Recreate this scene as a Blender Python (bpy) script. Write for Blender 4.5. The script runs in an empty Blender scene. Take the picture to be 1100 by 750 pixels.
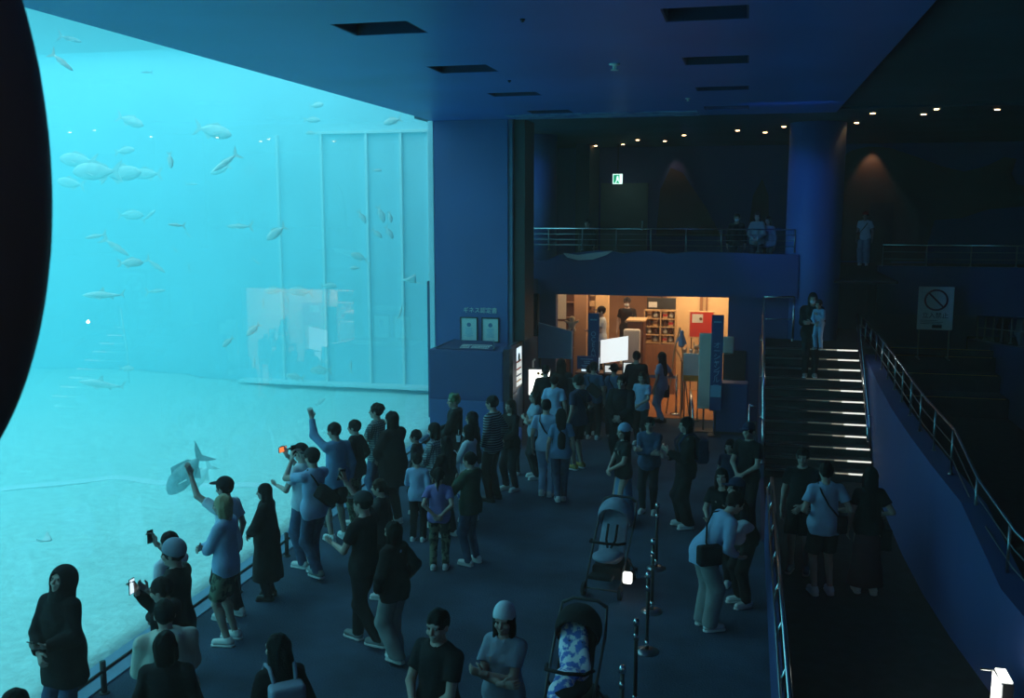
import bpy, math, random
import numpy as np
from mathutils import Vector, Matrix
random.seed(7); rng = np.random.RandomState(11)
COL = bpy.context.scene.collection
PI = math.pi
# ------------------------------------------------------------------ materials
def mat(name, color, rough=.8, metal=0., spec=.5, vary=.12, vscale=6., bump=0., bscale=60., emit=None, estr=0., color2=None, tex=None):
    m = bpy.data.materials.new(name); m.use_nodes = True
    nt = m.node_tree; b = nt.nodes['Principled BSDF']
    b.inputs['Roughness'].default_value = rough; b.inputs['Metallic'].default_value = metal
    b.inputs['Specular IOR Level'].default_value = spec
    tc = nt.nodes.new('ShaderNodeTexCoord')
    c = tuple(color) + (1,)
    c2 = tuple(color2) + (1,) if color2 else tuple(max(0, x * (1 - vary * 2)) for x in color) + (1,)
    ramp = nt.nodes.new('ShaderNodeValToRGB'); ramp.color_ramp.elements[0].color = c2; ramp.color_ramp.elements[1].color = c
    if tex == 'stripe' or tex == 'vstripe':
        n = nt.nodes.new('ShaderNodeTexWave'); n.bands_direction = 'Z' if tex == 'stripe' else 'X'
        n.inputs['Scale'].default_value = vscale; n.inputs['Distortion'].default_value = .4
        ramp.color_ramp.elements[0].position = .45; ramp.color_ramp.elements[1].position = .55
        nt.links.new(tc.outputs['Object'], n.inputs['Vector']); nt.links.new(n.outputs['Fac'], ramp.inputs[0])
    elif tex == 'plaid':
        w1 = nt.nodes.new('ShaderNodeTexWave'); w1.bands_direction = 'Z'; w2 = nt.nodes.new('ShaderNodeTexWave'); w2.bands_direction = 'X'
        mm = nt.nodes.new('ShaderNodeMath'); mm.operation = 'MULTIPLY'
        for w in (w1, w2):
            w.inputs['Scale'].default_value = vscale; nt.links.new(tc.outputs['Object'], w.inputs['Vector'])
        nt.links.new(w1.outputs['Fac'], mm.inputs[0]); nt.links.new(w2.outputs['Fac'], mm.inputs[1])
        ramp.color_ramp.elements[0].position = .1; ramp.color_ramp.elements[1].position = .5
        nt.links.new(mm.outputs[0], ramp.inputs[0])
    else:
        n = nt.nodes.new('ShaderNodeTexNoise'); n.inputs['Scale'].default_value = vscale; n.inputs['Detail'].default_value = 4
        lo, hi = (.46, .54) if tex == 'patch' else (.3, .7)
        ramp.color_ramp.elements[0].position = lo; ramp.color_ramp.elements[1].position = hi
        if tex == 'wood':
            mp = nt.nodes.new('ShaderNodeMapping'); mp.inputs['Scale'].default_value = (6, 6, .5)
            nt.links.new(tc.outputs['Object'], mp.inputs['Vector']); nt.links.new(mp.outputs[0], n.inputs['Vector'])
        else: nt.links.new(tc.outputs['Object'], n.inputs['Vector'])
        nt.links.new(n.outputs['Fac'], ramp.inputs[0])
    nt.links.new(ramp.outputs[0], b.inputs['Base Color'])
    if bump:
        n2 = nt.nodes.new('ShaderNodeTexNoise'); n2.inputs['Scale'].default_value = bscale; n2.inputs['Detail'].default_value = 3
        bp = nt.nodes.new('ShaderNodeBump'); bp.inputs['Strength'].default_value = bump; bp.inputs['Distance'].default_value = .02
        nt.links.new(tc.outputs['Object'], n2.inputs['Vector']); nt.links.new(n2.outputs['Fac'], bp.inputs['Height']); nt.links.new(bp.outputs[0], b.inputs['Normal'])
    if emit:
        b.inputs['Emission Color'].default_value = tuple(emit) + (1,); b.inputs['Emission Strength'].default_value = estr
    return m
M = {}
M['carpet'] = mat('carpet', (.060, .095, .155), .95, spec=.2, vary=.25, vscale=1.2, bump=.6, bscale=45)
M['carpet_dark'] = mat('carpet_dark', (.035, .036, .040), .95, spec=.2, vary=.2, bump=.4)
M['blue'] = mat('blue_paint', (.05, .115, .32), .6, vary=.08, vscale=.8)
M['blue2'] = mat('deep_blue_paint', (.040, .070, .22), .6, vary=.08, vscale=.8)
M['blue_pale'] = mat('pale_blue_paint', (.26, .44, .62), .5, vary=.06)
M['navy'] = mat('navy_paint', (.015, .03, .11), .6, vary=.1)
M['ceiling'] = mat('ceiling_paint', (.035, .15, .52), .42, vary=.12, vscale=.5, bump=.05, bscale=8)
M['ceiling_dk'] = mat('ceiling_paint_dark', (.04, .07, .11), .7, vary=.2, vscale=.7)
M['black'] = mat('black', (.030, .033, .036), .6, vary=.1)
M['blackgloss'] = mat('black_gloss', (.01, .01, .012), .15, vary=.1)
M['steel'] = mat('steel', (.62, .64, .66), .22, 1., vary=.04)
M['steel_dk'] = mat('dark_steel', (.25, .27, .3), .3, 1., vary=.05)
M['sand'] = mat('tank_sand', (.83, .99, .94), 1., spec=.1, vary=.09, vscale=8, bump=1.0, bscale=12)
M['rock'] = mat('tank_wall', (.66, .93, 1.0), .9, spec=.1, vary=.06, vscale=.5)
M['seam'] = mat('tank_seam', (.98, 1.0, 1.0), .8, spec=.1, vary=.01)
M['fish'] = mat('fish_silver', (.95, .98, .95), .35, vary=.10, vscale=9)
M['fish_d'] = mat('fish_grey', (.38, .48, .50), .4, vary=.2, vscale=9)
M['fin'] = mat('fish_fin', (.90, .95, .92), .5, vary=.1, vscale=9)
M['beige_board'] = mat('beige_board', (.95, .66, .56), .7, vary=.04)
M['white'] = mat('white_paint', (.75, .76, .74), .5, vary=.03)
M['paper'] = mat('paper', (.72, .74, .70), .7, vary=.03)
M['cream'] = mat('cream_wall', (.80, .55, .30), .6, vary=.05)
M['wood'] = mat('brown_wood', (.36, .17, .08), .45, vary=.14, tex='wood')
M['wood_dk'] = mat('dark_wood', (.13, .05, .03), .45, vary=.14, tex='wood')
M['wood_lt'] = mat('light_wood', (.65, .42, .22), .5, vary=.12, tex='wood')
M['brownwall'] = mat('brown_plaster', (.48, .27, .16), .7, vary=.1, vscale=2)
M['shopfloor'] = mat('shop_floor', (.50, .22, .09), .25, vary=.1)
M['grey'] = mat('grey_board', (.72, .70, .68), .7, vary=.04)
M['greyblue'] = mat('grey_blue_board', (.22, .46, .62), .7, vary=.04)
M['red'] = mat('red_poster', (.62, .04, .025), .6, vary=.05)
M['yellow'] = mat('yellow_print', (.75, .38, .05), .6, vary=.05)
M['mural'] = mat('mural_brown', (.085, .07, .055), .9, vary=.12, vscale=.9)
M['greydoor'] = mat('grey_green_door', (.12, .17, .17), .6, vary=.05)
M['skin'] = mat('skin', (.40, .28, .24), .55, vary=.04, vscale=20)
M['hair'] = mat('black_hair', (.010, .010, .011), .75, spec=.15, vary=.2, vscale=60, bump=.4, bscale=90)
M['hair_br'] = mat('brown_hair', (.04, .025, .02), .75, spec=.15, vary=.2, vscale=60, bump=.4, bscale=90)
M['hair_bl'] = mat('bleached_hair', (.30, .26, .14), .5, vary=.2, vscale=60, bump=.4, bscale=90)
M['hair_gr'] = mat('green_hair', (.06, .16, .07), .5, vary=.2, vscale=60, bump=.4, bscale=90)
M['eye'] = mat('eye_dark', (.10, .085, .08), .35, vary=.05)
M['c_black'] = mat('black_cloth', (.016, .017, .02), .9, spec=.2, vary=.15, vscale=8, bump=.2, bscale=35)
M['c_char'] = mat('charcoal_cloth', (.035, .038, .045), .9, spec=.2, vary=.15, vscale=8, bump=.2, bscale=35)
M['c_navy'] = mat('navy_cloth', (.03, .045, .10), .9, spec=.2, vary=.15, vscale=8, bump=.2, bscale=35)
M['c_denim'] = mat('denim', (.07, .12, .22), .9, spec=.2, vary=.2, vscale=14, bump=.2, bscale=60)
M['c_grey'] = mat('grey_cloth', (.26, .32, .42), .9, spec=.2, vary=.1, vscale=6, bump=.2, bscale=35)
M['c_lt'] = mat('light_blue_cloth', (.32, .46, .68), .9, spec=.2, vary=.1, vscale=6, bump=.2, bscale=35)
M['c_blue'] = mat('blue_cloth', (.13, .25, .42), .9, spec=.2, vary=.1, vscale=6, bump=.2, bscale=35)
M['c_white'] = mat('white_cloth', (.62, .70, .80), .9, spec=.2, vary=.06, vscale=6, bump=.2, bscale=35)
M['c_cream'] = mat('cream_cloth', (.55, .56, .50), .9, spec=.2, vary=.08, vscale=6, bump=.25, bscale=30)
M['c_beige'] = mat('beige_cloth', (.26, .29, .30), .9, spec=.2, vary=.1, vscale=6, bump=.2, bscale=35)
M['c_olive'] = mat('olive_cloth', (.05, .09, .06), .9, spec=.2, vary=.12, vscale=8, bump=.2, bscale=35)
M['c_purple'] = mat('lilac_cloth', (.22, .20, .48), .9, spec=.2, vary=.1, vscale=8, bump=.2, bscale=35)
M['c_maroon'] = mat('maroon_cloth', (.08, .02, .035), .9, spec=.2, vary=.1, vscale=8)
M['c_plaid'] = mat('plaid_cloth', (.28, .30, .30), .9, spec=.2, vscale=9, color2=(.06, .08, .10), tex='plaid')
M['c_stripe'] = mat('striped_cloth', (.26, .32, .36), .9, spec=.2, vscale=8, color2=(.015, .02, .03), tex='stripe')
M['c_vstripe'] = mat('patterned_cloth', (.42, .48, .50), .9, spec=.2, vscale=9, color2=(.10, .13, .16), tex='plaid')
M['c_camo'] = mat('camouflage_cloth', (.16, .20, .14), .9, spec=.2, vscale=14, color2=(.03, .05, .04), tex='patch')
M['c_print'] = mat('blue_white_print', (.80, .85, .95), .9, spec=.2, vscale=16, color2=(.10, .20, .60), tex='patch')
M['s_white'] = mat('white_leather', (.70, .72, .72), .5, vary=.05)
M['s_black'] = mat('black_leather', (.02, .02, .022), .5, vary=.05)
M['s_grey'] = mat('grey_suede', (.22, .25, .26), .8, vary=.1)
M['s_yel'] = mat('yellow_suede', (.35, .25, .06), .8, vary=.1)
M['plush'] = mat('white_plush', (.75, .62, .42), .95, vary=.15, vscale=12, bump=.5)
M['brown'] = mat('brown_item', (.16, .07, .03), .7, vary=.1)
def emis(name, c, s, c2=None):
    m = mat(name, tuple(min(1, x) for x in c), .5, vary=.02, emit=c, estr=s); return m
M['e_white'] = emis('lit_white_panel', (1., .98, .95), .95)
M['e_soft'] = emis('lit_paper', (.95, .97, .95), .55)
M['e_screen'] = emis('lit_screen', (.75, .9, 1.), 1.1)
M['e_warm'] = emis('warm_lamp', (1., .55, .25), 20.)
M['e_exit'] = emis('exit_light', (.75, 1., .88), 1.7)
M['e_exitg'] = emis('exit_green', (.02, .55, .28), .7)
M['e_orange'] = emis('orange_screen', (1., .22, .06), 1.2)
M['e_blue'] = emis('blue_strip', (.15, .6, 1.), 1.0)
M['e_step'] = emis('nosing_glow', (1., .90, .78), 1.1); M['e_step2'] = emis('nosing_glow_dim', (1., .80, .58), .32); M['e_step3'] = emis('nosing_glow_faint', (1., .72, .48), .07); M['stroller_dark'] = mat('stroller_frame', (.05, .055, .06), .5)
M['e_lamp'] = emis('floor_lamp', (1., .96, .85), 3.0)
# ------------------------------------------------------------------ object helpers
def tag(o, label=None, cat=None, group=None, kind=None):
    if label: o['label'] = label
    if cat: o['category'] = cat
    if group: o['group'] = group
    if kind: o['kind'] = kind
    return o
def empty(name, loc=(0, 0, 0), rz=0, label=None, cat=None, group=None, kind=None):
    o = bpy.data.objects.new(name, None); COL.objects.link(o); o.empty_display_size = .1
    o.location = loc; o.rotation_euler = (0, 0, rz); tag(o, label, cat, group, kind); return o
def mesh_obj(name, V, Fs, m, parent=None, smooth=False):
    me = bpy.data.meshes.new(name)
    V = np.asarray(V, dtype=np.float32)
    if isinstance(Fs, np.ndarray):
        n = len(Fs); me.vertices.add(len(V)); me.vertices.foreach_set('co', V.ravel())
        me.loops.add(n * 4); me.loops.foreach_set('vertex_index', Fs.astype(np.int32).ravel())
        me.polygons.add(n); me.polygons.foreach_set('loop_start', np.arange(n, dtype=np.int32) * 4)
        me.update(calc_edges=True)
    else:
        me.from_pydata([tuple(map(float, v)) for v in V], [], Fs); me.update()
    if smooth: me.polygons.foreach_set('use_smooth', [True] * len(me.polygons))
    me.materials.append(m)
    o = bpy.data.objects.new(name, me); COL.objects.link(o)
    if parent: o.parent = parent
    return o
class MB:
    def __init__(s): s.V = []; s.F = []
    def add(s, V, F):
        n = len(s.V); s.V += [tuple(v) for v in V]; s.F += [tuple(i + n for i in f) for f in F]; return s
    def hexa(s, P):   # 8 pts: bottom 4 ccw then top 4
        return s.add(P, [(0, 3, 2, 1), (4, 5, 6, 7), (0, 1, 5, 4), (1, 2, 6, 5), (2, 3, 7, 6), (3, 0, 4, 7)])
    def box(s, x0, x1, y0, y1, z0, z1, b=0):
        if x0 > x1: x0, x1 = x1, x0
        if y0 > y1: y0, y1 = y1, y0
        if b <= 0: return s.hexa([(x0, y0, z0), (x1, y0, z0), (x1, y1, z0), (x0, y1, z0), (x0, y0, z1), (x1, y0, z1), (x1, y1, z1), (x0, y1, z1)])
        out = [(x0 + b, y0), (x1 - b, y0), (x1, y0 + b), (x1, y1 - b), (x1 - b, y1), (x0 + b, y1), (x0, y1 - b), (x0, y0 + b)]
        cx, cy = (x0 + x1) / 2, (y0 + y1) / 2
        def ring(z, k): return [(px + (cx - px) / max(abs(px - cx), 1e-6) * k if abs(px - cx) > 1e-6 else px, py + (cy - py) / max(abs(py - cy), 1e-6) * k if abs(py - cy) > 1e-6 else py, z) for px, py in out]
        R = ring(z0, b * .7) + ring(z0 + b, 0) + ring(z1 - b, 0) + ring(z1, b * .7)
        Fs = [tuple(range(7, -1, -1)), tuple(range(24, 32))]
        for r in range(3):
            for i in range(8): j = (i + 1) % 8; Fs.append((r * 8 + i, r * 8 + j, r * 8 + 8 + j, r * 8 + 8 + i))
        return s.add(R, Fs)
    def prism(s, pts, axis, a, b):  # polygon in plane perpendicular to axis, extruded a..b
        def P(u, v, w): return {'x': (w, u, v), 'y': (u, w, v), 'z': (u, v, w)}[axis]
        n = len(pts); V = [P(u, v, a) for u, v in pts] + [P(u, v, b) for u, v in pts]
        F = [tuple(range(n - 1, -1, -1)), tuple(range(n, 2 * n))] + [(i, (i + 1) % n, n + (i + 1) % n, n + i) for i in range(n)]
        return s.add(V, F)
    def tube(s, pts, r, n=8, closed=False):
        pts = [Vector(p) for p in pts]; m = len(pts)
        rs = r if isinstance(r, (list, tuple)) else [r] * m
        V = []; F = []; ref = None
        for i, p in enumerate(pts):
            if closed: t = (pts[(i + 1) % m] - pts[i - 1])
            else: t = pts[min(i + 1, m - 1)] - pts[max(i - 1, 0)]
            t.normalize()
            if ref is None: ref = Vector((0, 0, 1)) if abs(t.z) < .9 else Vector((1, 0, 0))
            u = t.cross(ref).normalized(); w = u.cross(t).normalized(); ref = w
            for k in range(n):
                a = 2 * PI * k / n; V.append(p + (u * math.cos(a) + w * math.sin(a)) * rs[i])
        for i in range(m if closed else m - 1):
            for k in range(n):
                k2 = (k + 1) % n; i2 = (i + 1) % m; F.append((i * n + k, i * n + k2, i2 * n + k2, i2 * n + k))
        if not closed: F += [tuple(range(n - 1, -1, -1)), tuple((m - 1) * n + k for k in range(n))]
        return s.add(V, F)
    def cyl(s, c, r, z0, z1, n=16, r2=None):
        return s.tube([(c[0], c[1], z0), (c[0], c[1], z1)], [r, r2 if r2 is not None else r], n)
    def lathe(s, prof, c=(0, 0, 0), n=20):
        V = []; F = []; m = len(prof)
        for r, z in prof:
            for k in range(n): a = 2 * PI * k / n; V.append((c[0] + r * math.cos(a), c[1] + r * math.sin(a), c[2] + z))
        for i in range(m - 1):
            for k in range(n): k2 = (k + 1) % n; F.append((i * n + k, i * n + k2, i * n + n + k2, i * n + n + k))
        F += [tuple(range(n - 1, -1, -1)), tuple((m - 1) * n + k for k in range(n))]
        return s.add(V, F)
    def build(s, name, m, parent=None, smooth=False):
        return mesh_obj(name, s.V, s.F, m, parent, smooth)
def struct(name, mb, m, label=None, smooth=False):
    o = mb.build(name, m, None, smooth); o['kind'] = 'structure'
    if label: o['label'] = label
    return o
def thing1(name, mb, m, label, cat, group=None, smooth=False, kind=None):
    return tag(mb.build(name, m, None, smooth), label, cat, group, kind)
def text(name, body, size, m, parent, loc, rot, depth=.004, vertical=False, spacing=1.0):
    c = bpy.data.curves.new('lettering', 'FONT'); c.body = '\n'.join(body) if vertical else body
    c.size = size; c.extrude = depth; c.align_x = 'CENTER'; c.align_y = 'CENTER'; c.space_line = .82; c.space_character = spacing
    o = bpy.data.objects.new('lettering', c); COL.objects.link(o)
    bpy.context.view_layer.update()
    me = bpy.data.meshes.new_from_object(o); bpy.data.objects.remove(o); bpy.data.curves.remove(c)
    me.materials.clear(); me.materials.append(m)
    t = bpy.data.objects.new(name, me); COL.objects.link(t); t.location = loc; t.rotation_euler = rot
    if parent: t.parent = parent
    return t
FRONT = (PI / 2, 0, 0)      # text facing -Y
# ------------------------------------------------------------------ signed-distance modelling
def nrm(v): v = np.asarray(v, float); return v / (np.linalg.norm(v) + 1e-12)
class S:
    """a smooth union of soft shapes, turned into one continuous mesh"""
    def __init__(s): s.p = []
    def cone(s, a, b, ra, rb, k=.02, flat=None, caps=(), op='u'):
        s.p.append(('c', np.array(a, float), np.array(b, float), ra, rb, k, flat, caps, op)); return s
    def ell(s, c, r, k=.02, R=None, caps=(), op='u'):
        s.p.append(('e', np.array(c, float), np.array(r, float), R, None, k, None, caps, op)); return s
    def rbox(s, c, hsz, rad, k=.01, R=None, caps=(), op='u'):
        s.p.append(('b', np.array(c, float), np.array(hsz, float), R, rad, k, None, caps, op)); return s
    def bbox(s, q):
        if q[0] == 'c':
            r = max(q[3], q[4]) * (1 if q[6] is None else max(1, q[6][1])); return np.minimum(q[1], q[2]) - r, np.maximum(q[1], q[2]) + r
        r = float(np.linalg.norm(q[2]) if q[0] == 'b' else q[2].max()) + (q[4] or 0); return q[1] - r, q[1] + r
    def mesh(s, h, fold=0., seed=0, freq=1.):
        us = [s.bbox(q) for q in s.p if q[8] == 'u']
        lo = np.min([u[0] for u in us], 0) - 3 * h - .02; hi = np.max([u[1] for u in us], 0) + 3 * h + .02
        n = np.ceil((hi - lo) / h).astype(int) + 1
        ax = [lo[i] + np.arange(n[i]) * h for i in range(3)]
        D = np.full(n, .5, np.float32)
        for q in s.p:
            a, b = s.bbox(q); mg = q[5] + 2.5 * h
            i0 = np.clip(np.floor((a - mg - lo) / h).astype(int), 0, n - 1); i1 = np.clip(np.ceil((b + mg - lo) / h).astype(int) + 1, 1, n)
            if (i1 <= i0).any(): continue
            sl = tuple(slice(i0[k], i1[k]) for k in range(3))
            X = ax[0][sl[0]][:, None, None]; Y = ax[1][sl[1]][None, :, None]; Z = ax[2][sl[2]][None, None, :]
            x, y, z = X - q[1][0], Y - q[1][1], Z - q[1][2]
            if q[0] == 'c':
                ba = q[2] - q[1]
                if q[6] is not None:
                    nn = nrm(q[6][0]); dn = (x * nn[0] + y * nn[1] + z * nn[2]) * (1 / q[6][1] - 1)
                    ba = ba + nn * (ba @ nn) * (1 / q[6][1] - 1)
                    x = x + dn * nn[0]; y = y + dn * nn[1]; z = z + dn * nn[2]
                L = ba @ ba + 1e-12
                t = np.clip((x * ba[0] + y * ba[1] + z * ba[2]) / L, 0, 1)
                d = np.sqrt((x - ba[0] * t) ** 2 + (y - ba[1] * t) ** 2 + (z - ba[2] * t) ** 2) - (q[3] + (q[4] - q[3]) * t)
            else:
                R = q[3]
                if R is not None: x, y, z = (R[0][0] * x + R[0][1] * y + R[0][2] * z, R[1][0] * x + R[1][1] * y + R[1][2] * z, R[2][0] * x + R[2][1] * y + R[2][2] * z)
                if q[0] == 'e':
                    r = q[2]; g = np.sqrt((x / r[0]) ** 2 + (y / r[1]) ** 2 + (z / r[2]) ** 2); g2 = np.sqrt((x / r[0] ** 2) ** 2 + (y / r[1] ** 2) ** 2 + (z / r[2] ** 2) ** 2) + 1e-6
                    d = g * (g - 1) / g2
                else:
                    hs = q[2]; qx, qy, qz = abs(x) - hs[0], abs(y) - hs[1], abs(z) - hs[2]
                    d = np.sqrt(np.maximum(qx, 0) ** 2 + np.maximum(qy, 0) ** 2 + np.maximum(qz, 0) ** 2) + np.minimum(np.maximum(qx, np.maximum(qy, qz)), 0) - q[4]
            for pt, nv in q[7]:
                nv = nrm(nv); d = np.maximum(d, (X - pt[0]) * nv[0] + (Y - pt[1]) * nv[1] + (Z - pt[2]) * nv[2])
            d = d.astype(np.float32); E = D[sl]; k = q[5]
            if q[8] == 'u':
                hh = np.maximum(k - abs(E - d), 0) / k; D[sl] = np.minimum(E, d) - hh * hh * k * .25
            else: D[sl] = np.maximum(E, -d)
        if fold:
            r = np.random.RandomState(seed); X, Y, Z = np.meshgrid(*ax, indexing='ij', sparse=True); f = 0
            for i in range(4):
                kx, ky, kz = r.uniform(-1, 1, 3) * np.array([38, 38, 14]) * freq; f = f + np.sin(kx * X + ky * Y + kz * Z + r.uniform(0, 6) + 1.2 * np.sin(13 * Z + r.uniform(0, 6)))
            D = D + (fold * .5) * f.astype(np.float32)
        return nets(D, lo, h)
def nets(D, lo, h):
    I = D < 0; n = D.shape
    c = np.zeros((n[0] - 1, n[1] - 1, n[2] - 1), np.int8)
    off = [(a, b, e) for a in (0, 1) for b in (0, 1) for e in (0, 1)]
    for a, b, e in off: c += I[a:n[0] - 1 + a, b:n[1] - 1 + b, e:n[2] - 1 + e]
    act = (c > 0) & (c < 8); idx = np.argwhere(act)
    if len(idx) == 0: return np.zeros((0, 3)), np.zeros((0, 4), int)
    num = np.full(c.shape, -1, np.int64); num[act] = np.arange(len(idx))
    vals = np.stack([D[idx[:, 0] + a, idx[:, 1] + b, idx[:, 2] + e] for a, b, e in off], 1)
    P = np.zeros((len(idx), 3)); cnt = np.zeros(len(idx))
    for i in range(8):
        for j in range(i + 1, 8):
            oi, oj = np.array(off[i]), np.array(off[j])
            if abs(oi - oj).sum() != 1: continue
            vi, vj = vals[:, i], vals[:, j]; m = (vi < 0) != (vj < 0)
            t = np.where(m, vi / np.where(m, vi - vj, 1), 0)
            P += np.where(m[:, None], oi + (oj - oi) * t[:, None], 0); cnt += m
    V = lo + (idx + P / cnt[:, None]) * h
    Q = []
    for axn in range(3):
        o1, o2 = [(1, 2), (2, 0), (0, 1)][axn]
        A = [slice(1, -1)] * 3; B = [slice(1, -1)] * 3
        A[axn] = slice(0, n[axn] - 1); B[axn] = slice(1, n[axn])
        Ia, Ib = I[tuple(A)], I[tuple(B)]
        e = np.argwhere(Ia != Ib)
        if len(e) == 0: continue
        fl = Ia[e[:, 0], e[:, 1], e[:, 2]]
        g = e + 1; g[:, axn] = e[:, axn]
        def at(d1, d2):
            k = g.copy(); k[:, o1] += d1; k[:, o2] += d2; return num[k[:, 0], k[:, 1], k[:, 2]]
        q = np.stack([at(-1, -1), at(0, -1), at(0, 0), at(-1, 0)], 1)
        q[~fl] = q[~fl][:, ::-1]; Q.append(q)
    return V, np.concatenate(Q)
def join(*ms):
    V = []; F = []; n = 0
    for v, f in ms: V.append(v); F.append(f + n); n += len(v)
    return np.concatenate(V), np.concatenate(F)
def sobj(name, vf, m, parent=None): return mesh_obj(name, vf[0], vf[1], m, parent, True)
# ------------------------------------------------------------------ people
def ik(a, c, l1, l2, pole):
    a, c = np.array(a, float), np.array(c, float); v = c - a; d = np.linalg.norm(v); d2 = min(d, (l1 + l2) * .995); u = v / (d + 1e-9); c = a + u * d2
    x = (l1 * l1 - l2 * l2 + d2 * d2) / (2 * d2); hgt = math.sqrt(max(l1 * l1 - x * x, 0))
    pl = np.array(pole, float); pl = pl - u * (pl @ u); return a + u * x + nrm(pl) * hgt, c
def rotx(a): c, s = math.cos(a), math.sin(a); return np.array([[1, 0, 0], [0, c, -s], [0, s, c]])
def rotz(a): c, s = math.cos(a), math.sin(a); return np.array([[c, -s, 0], [s, c, 0], [0, 0, 1]])
def roty(a): c, s = math.cos(a), math.sin(a); return np.array([[c, 0, s], [0, 1, 0], [-s, 0, c]])
def hand(w, d, n, side, curl, sc, h, thumb_in=.4):
    """palm, four bent fingers of unequal length and a thumb off the side of the palm"""
    d = nrm(d); n = np.array(n, float); n = nrm(n - d * (n @ d)); l = np.cross(d, n) * side
    s = S(); w = np.array(w, float)
    s.cone(w - d * .035 * sc, w + d * .01 * sc, .026 * sc, .026 * sc, .01)
    s.cone(w + d * .015 * sc, w + d * .08 * sc, .034 * sc, .040 * sc, .012, (n, .40))
    for off, ln in ((-.030, .060), (-.010, .076), (.010, .081), (.030, .070)):
        b = w + d * .085 * sc + l * off * sc; dd = d + l * off * 2.2; dd = nrm(dd)
        for j, (fr, r) in enumerate(((.44, .0098), (.32, .0088), (.24, .0076))):
            ang = curl * (.6 + .45 * j); dj = nrm(dd * math.cos(ang) + n * math.sin(ang)); e = b + dj * ln * fr * sc
            s.cone(b, e, r * sc, (r - .001) * sc, .003); b = e; dd = dj if j else dd
            if j == 0: dd = dj
            curl2 = curl
    b = w + d * .025 * sc + l * .030 * sc; dd = nrm(d * .75 + l * .75 + n * thumb_in)
    e = b + dd * .038 * sc; s.cone(b, e, .0135 * sc, .0115 * sc, .006); dd = nrm(d * 1.0 + l * .15 + n * thumb_in * 1.3); s.cone(e, e + dd * .034 * sc, .0112 * sc, .009 * sc, .004)
    return s.mesh(h)
ARMS = {  # wrist target (outward, forward, up), elbow pole, finger direction, palm normal, curl
 'down':  ((.245, .04, .86), (.3, -.6, -.2), (0, .15, -1), (-1, .1, 0), .35),
 'pocket': ((.205, .07, .93), (.7, -.6, 0), (0, .2, -1), (-1, 0, 0), .5),
 'phone': ((.055, .30, 1.20), (.5, -.2, -1), (-.35, .7, .7), (-.5, -.5, .4), .75),
 'phone_low': ((.07, .27, 1.08), (.5, -.2, -1), (-.3, .9, .2), (-.4, -.3, 1), .8),
 'photo': ((.085, .33, 1.52), (.8, .1, -1), (-.25, .3, 1), (-1, -.2, 0), .7),
 'raise': ((.16, .36, 1.74), (.8, .3, -1), (0, .3, 1), (-.2, 1, 0), .3),
 'cross': ((-.095, .20, 1.17), (.9, .0, -.7), (-1, .1, .1), (0, -1, 0), .5),
 'crossu': ((-.10, .235, 1.13), (.9, .0, -.7), (-1, .05, .15), (0, -1, 0), .5),
 'back': ((.05, -.19, .98), (1, -.5, 0), (-.8, 0, -.5), (0, 1, 0), .5),
 'front': ((.04, .24, .98), (.9, -.3, -.3), (-.6, .4, -.5), (0, -1, 0), .6),
 'hold': ((.12, .32, 1.12), (.6, -.3, -1), (-.3, 1, .1), (-.4, 0, 1), .6),
 'rail': ((.18, .42, 1.02), (.7, -.3, -1), (-.3, .9, -.3), (0, 0, -1), .6),
 'point': ((.20, .48, 1.38), (.6, 0, -1), (.1, 1, .15), (0, 0, -1), .2),
 'bag':   ((.20, .12, 1.05), (.6, -1, -.3), (-.3, .8, -.3), (-1, 0, 0), .8),
 'chest': ((.02, .19, 1.28), (.9, .1, -.8), (-.8, .2, .5), (0, -1, 0), .5),
 'carry': ((-.02, .30, 1.14), (.9, -.1, -.8), (-1, .3, 0), (0, -1, .2), .4),
 'face':  ((.06, .20, 1.50), (.8, .3, -1), (-.2, .2, 1), (-1, -.4, 0), .8),
}
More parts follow.
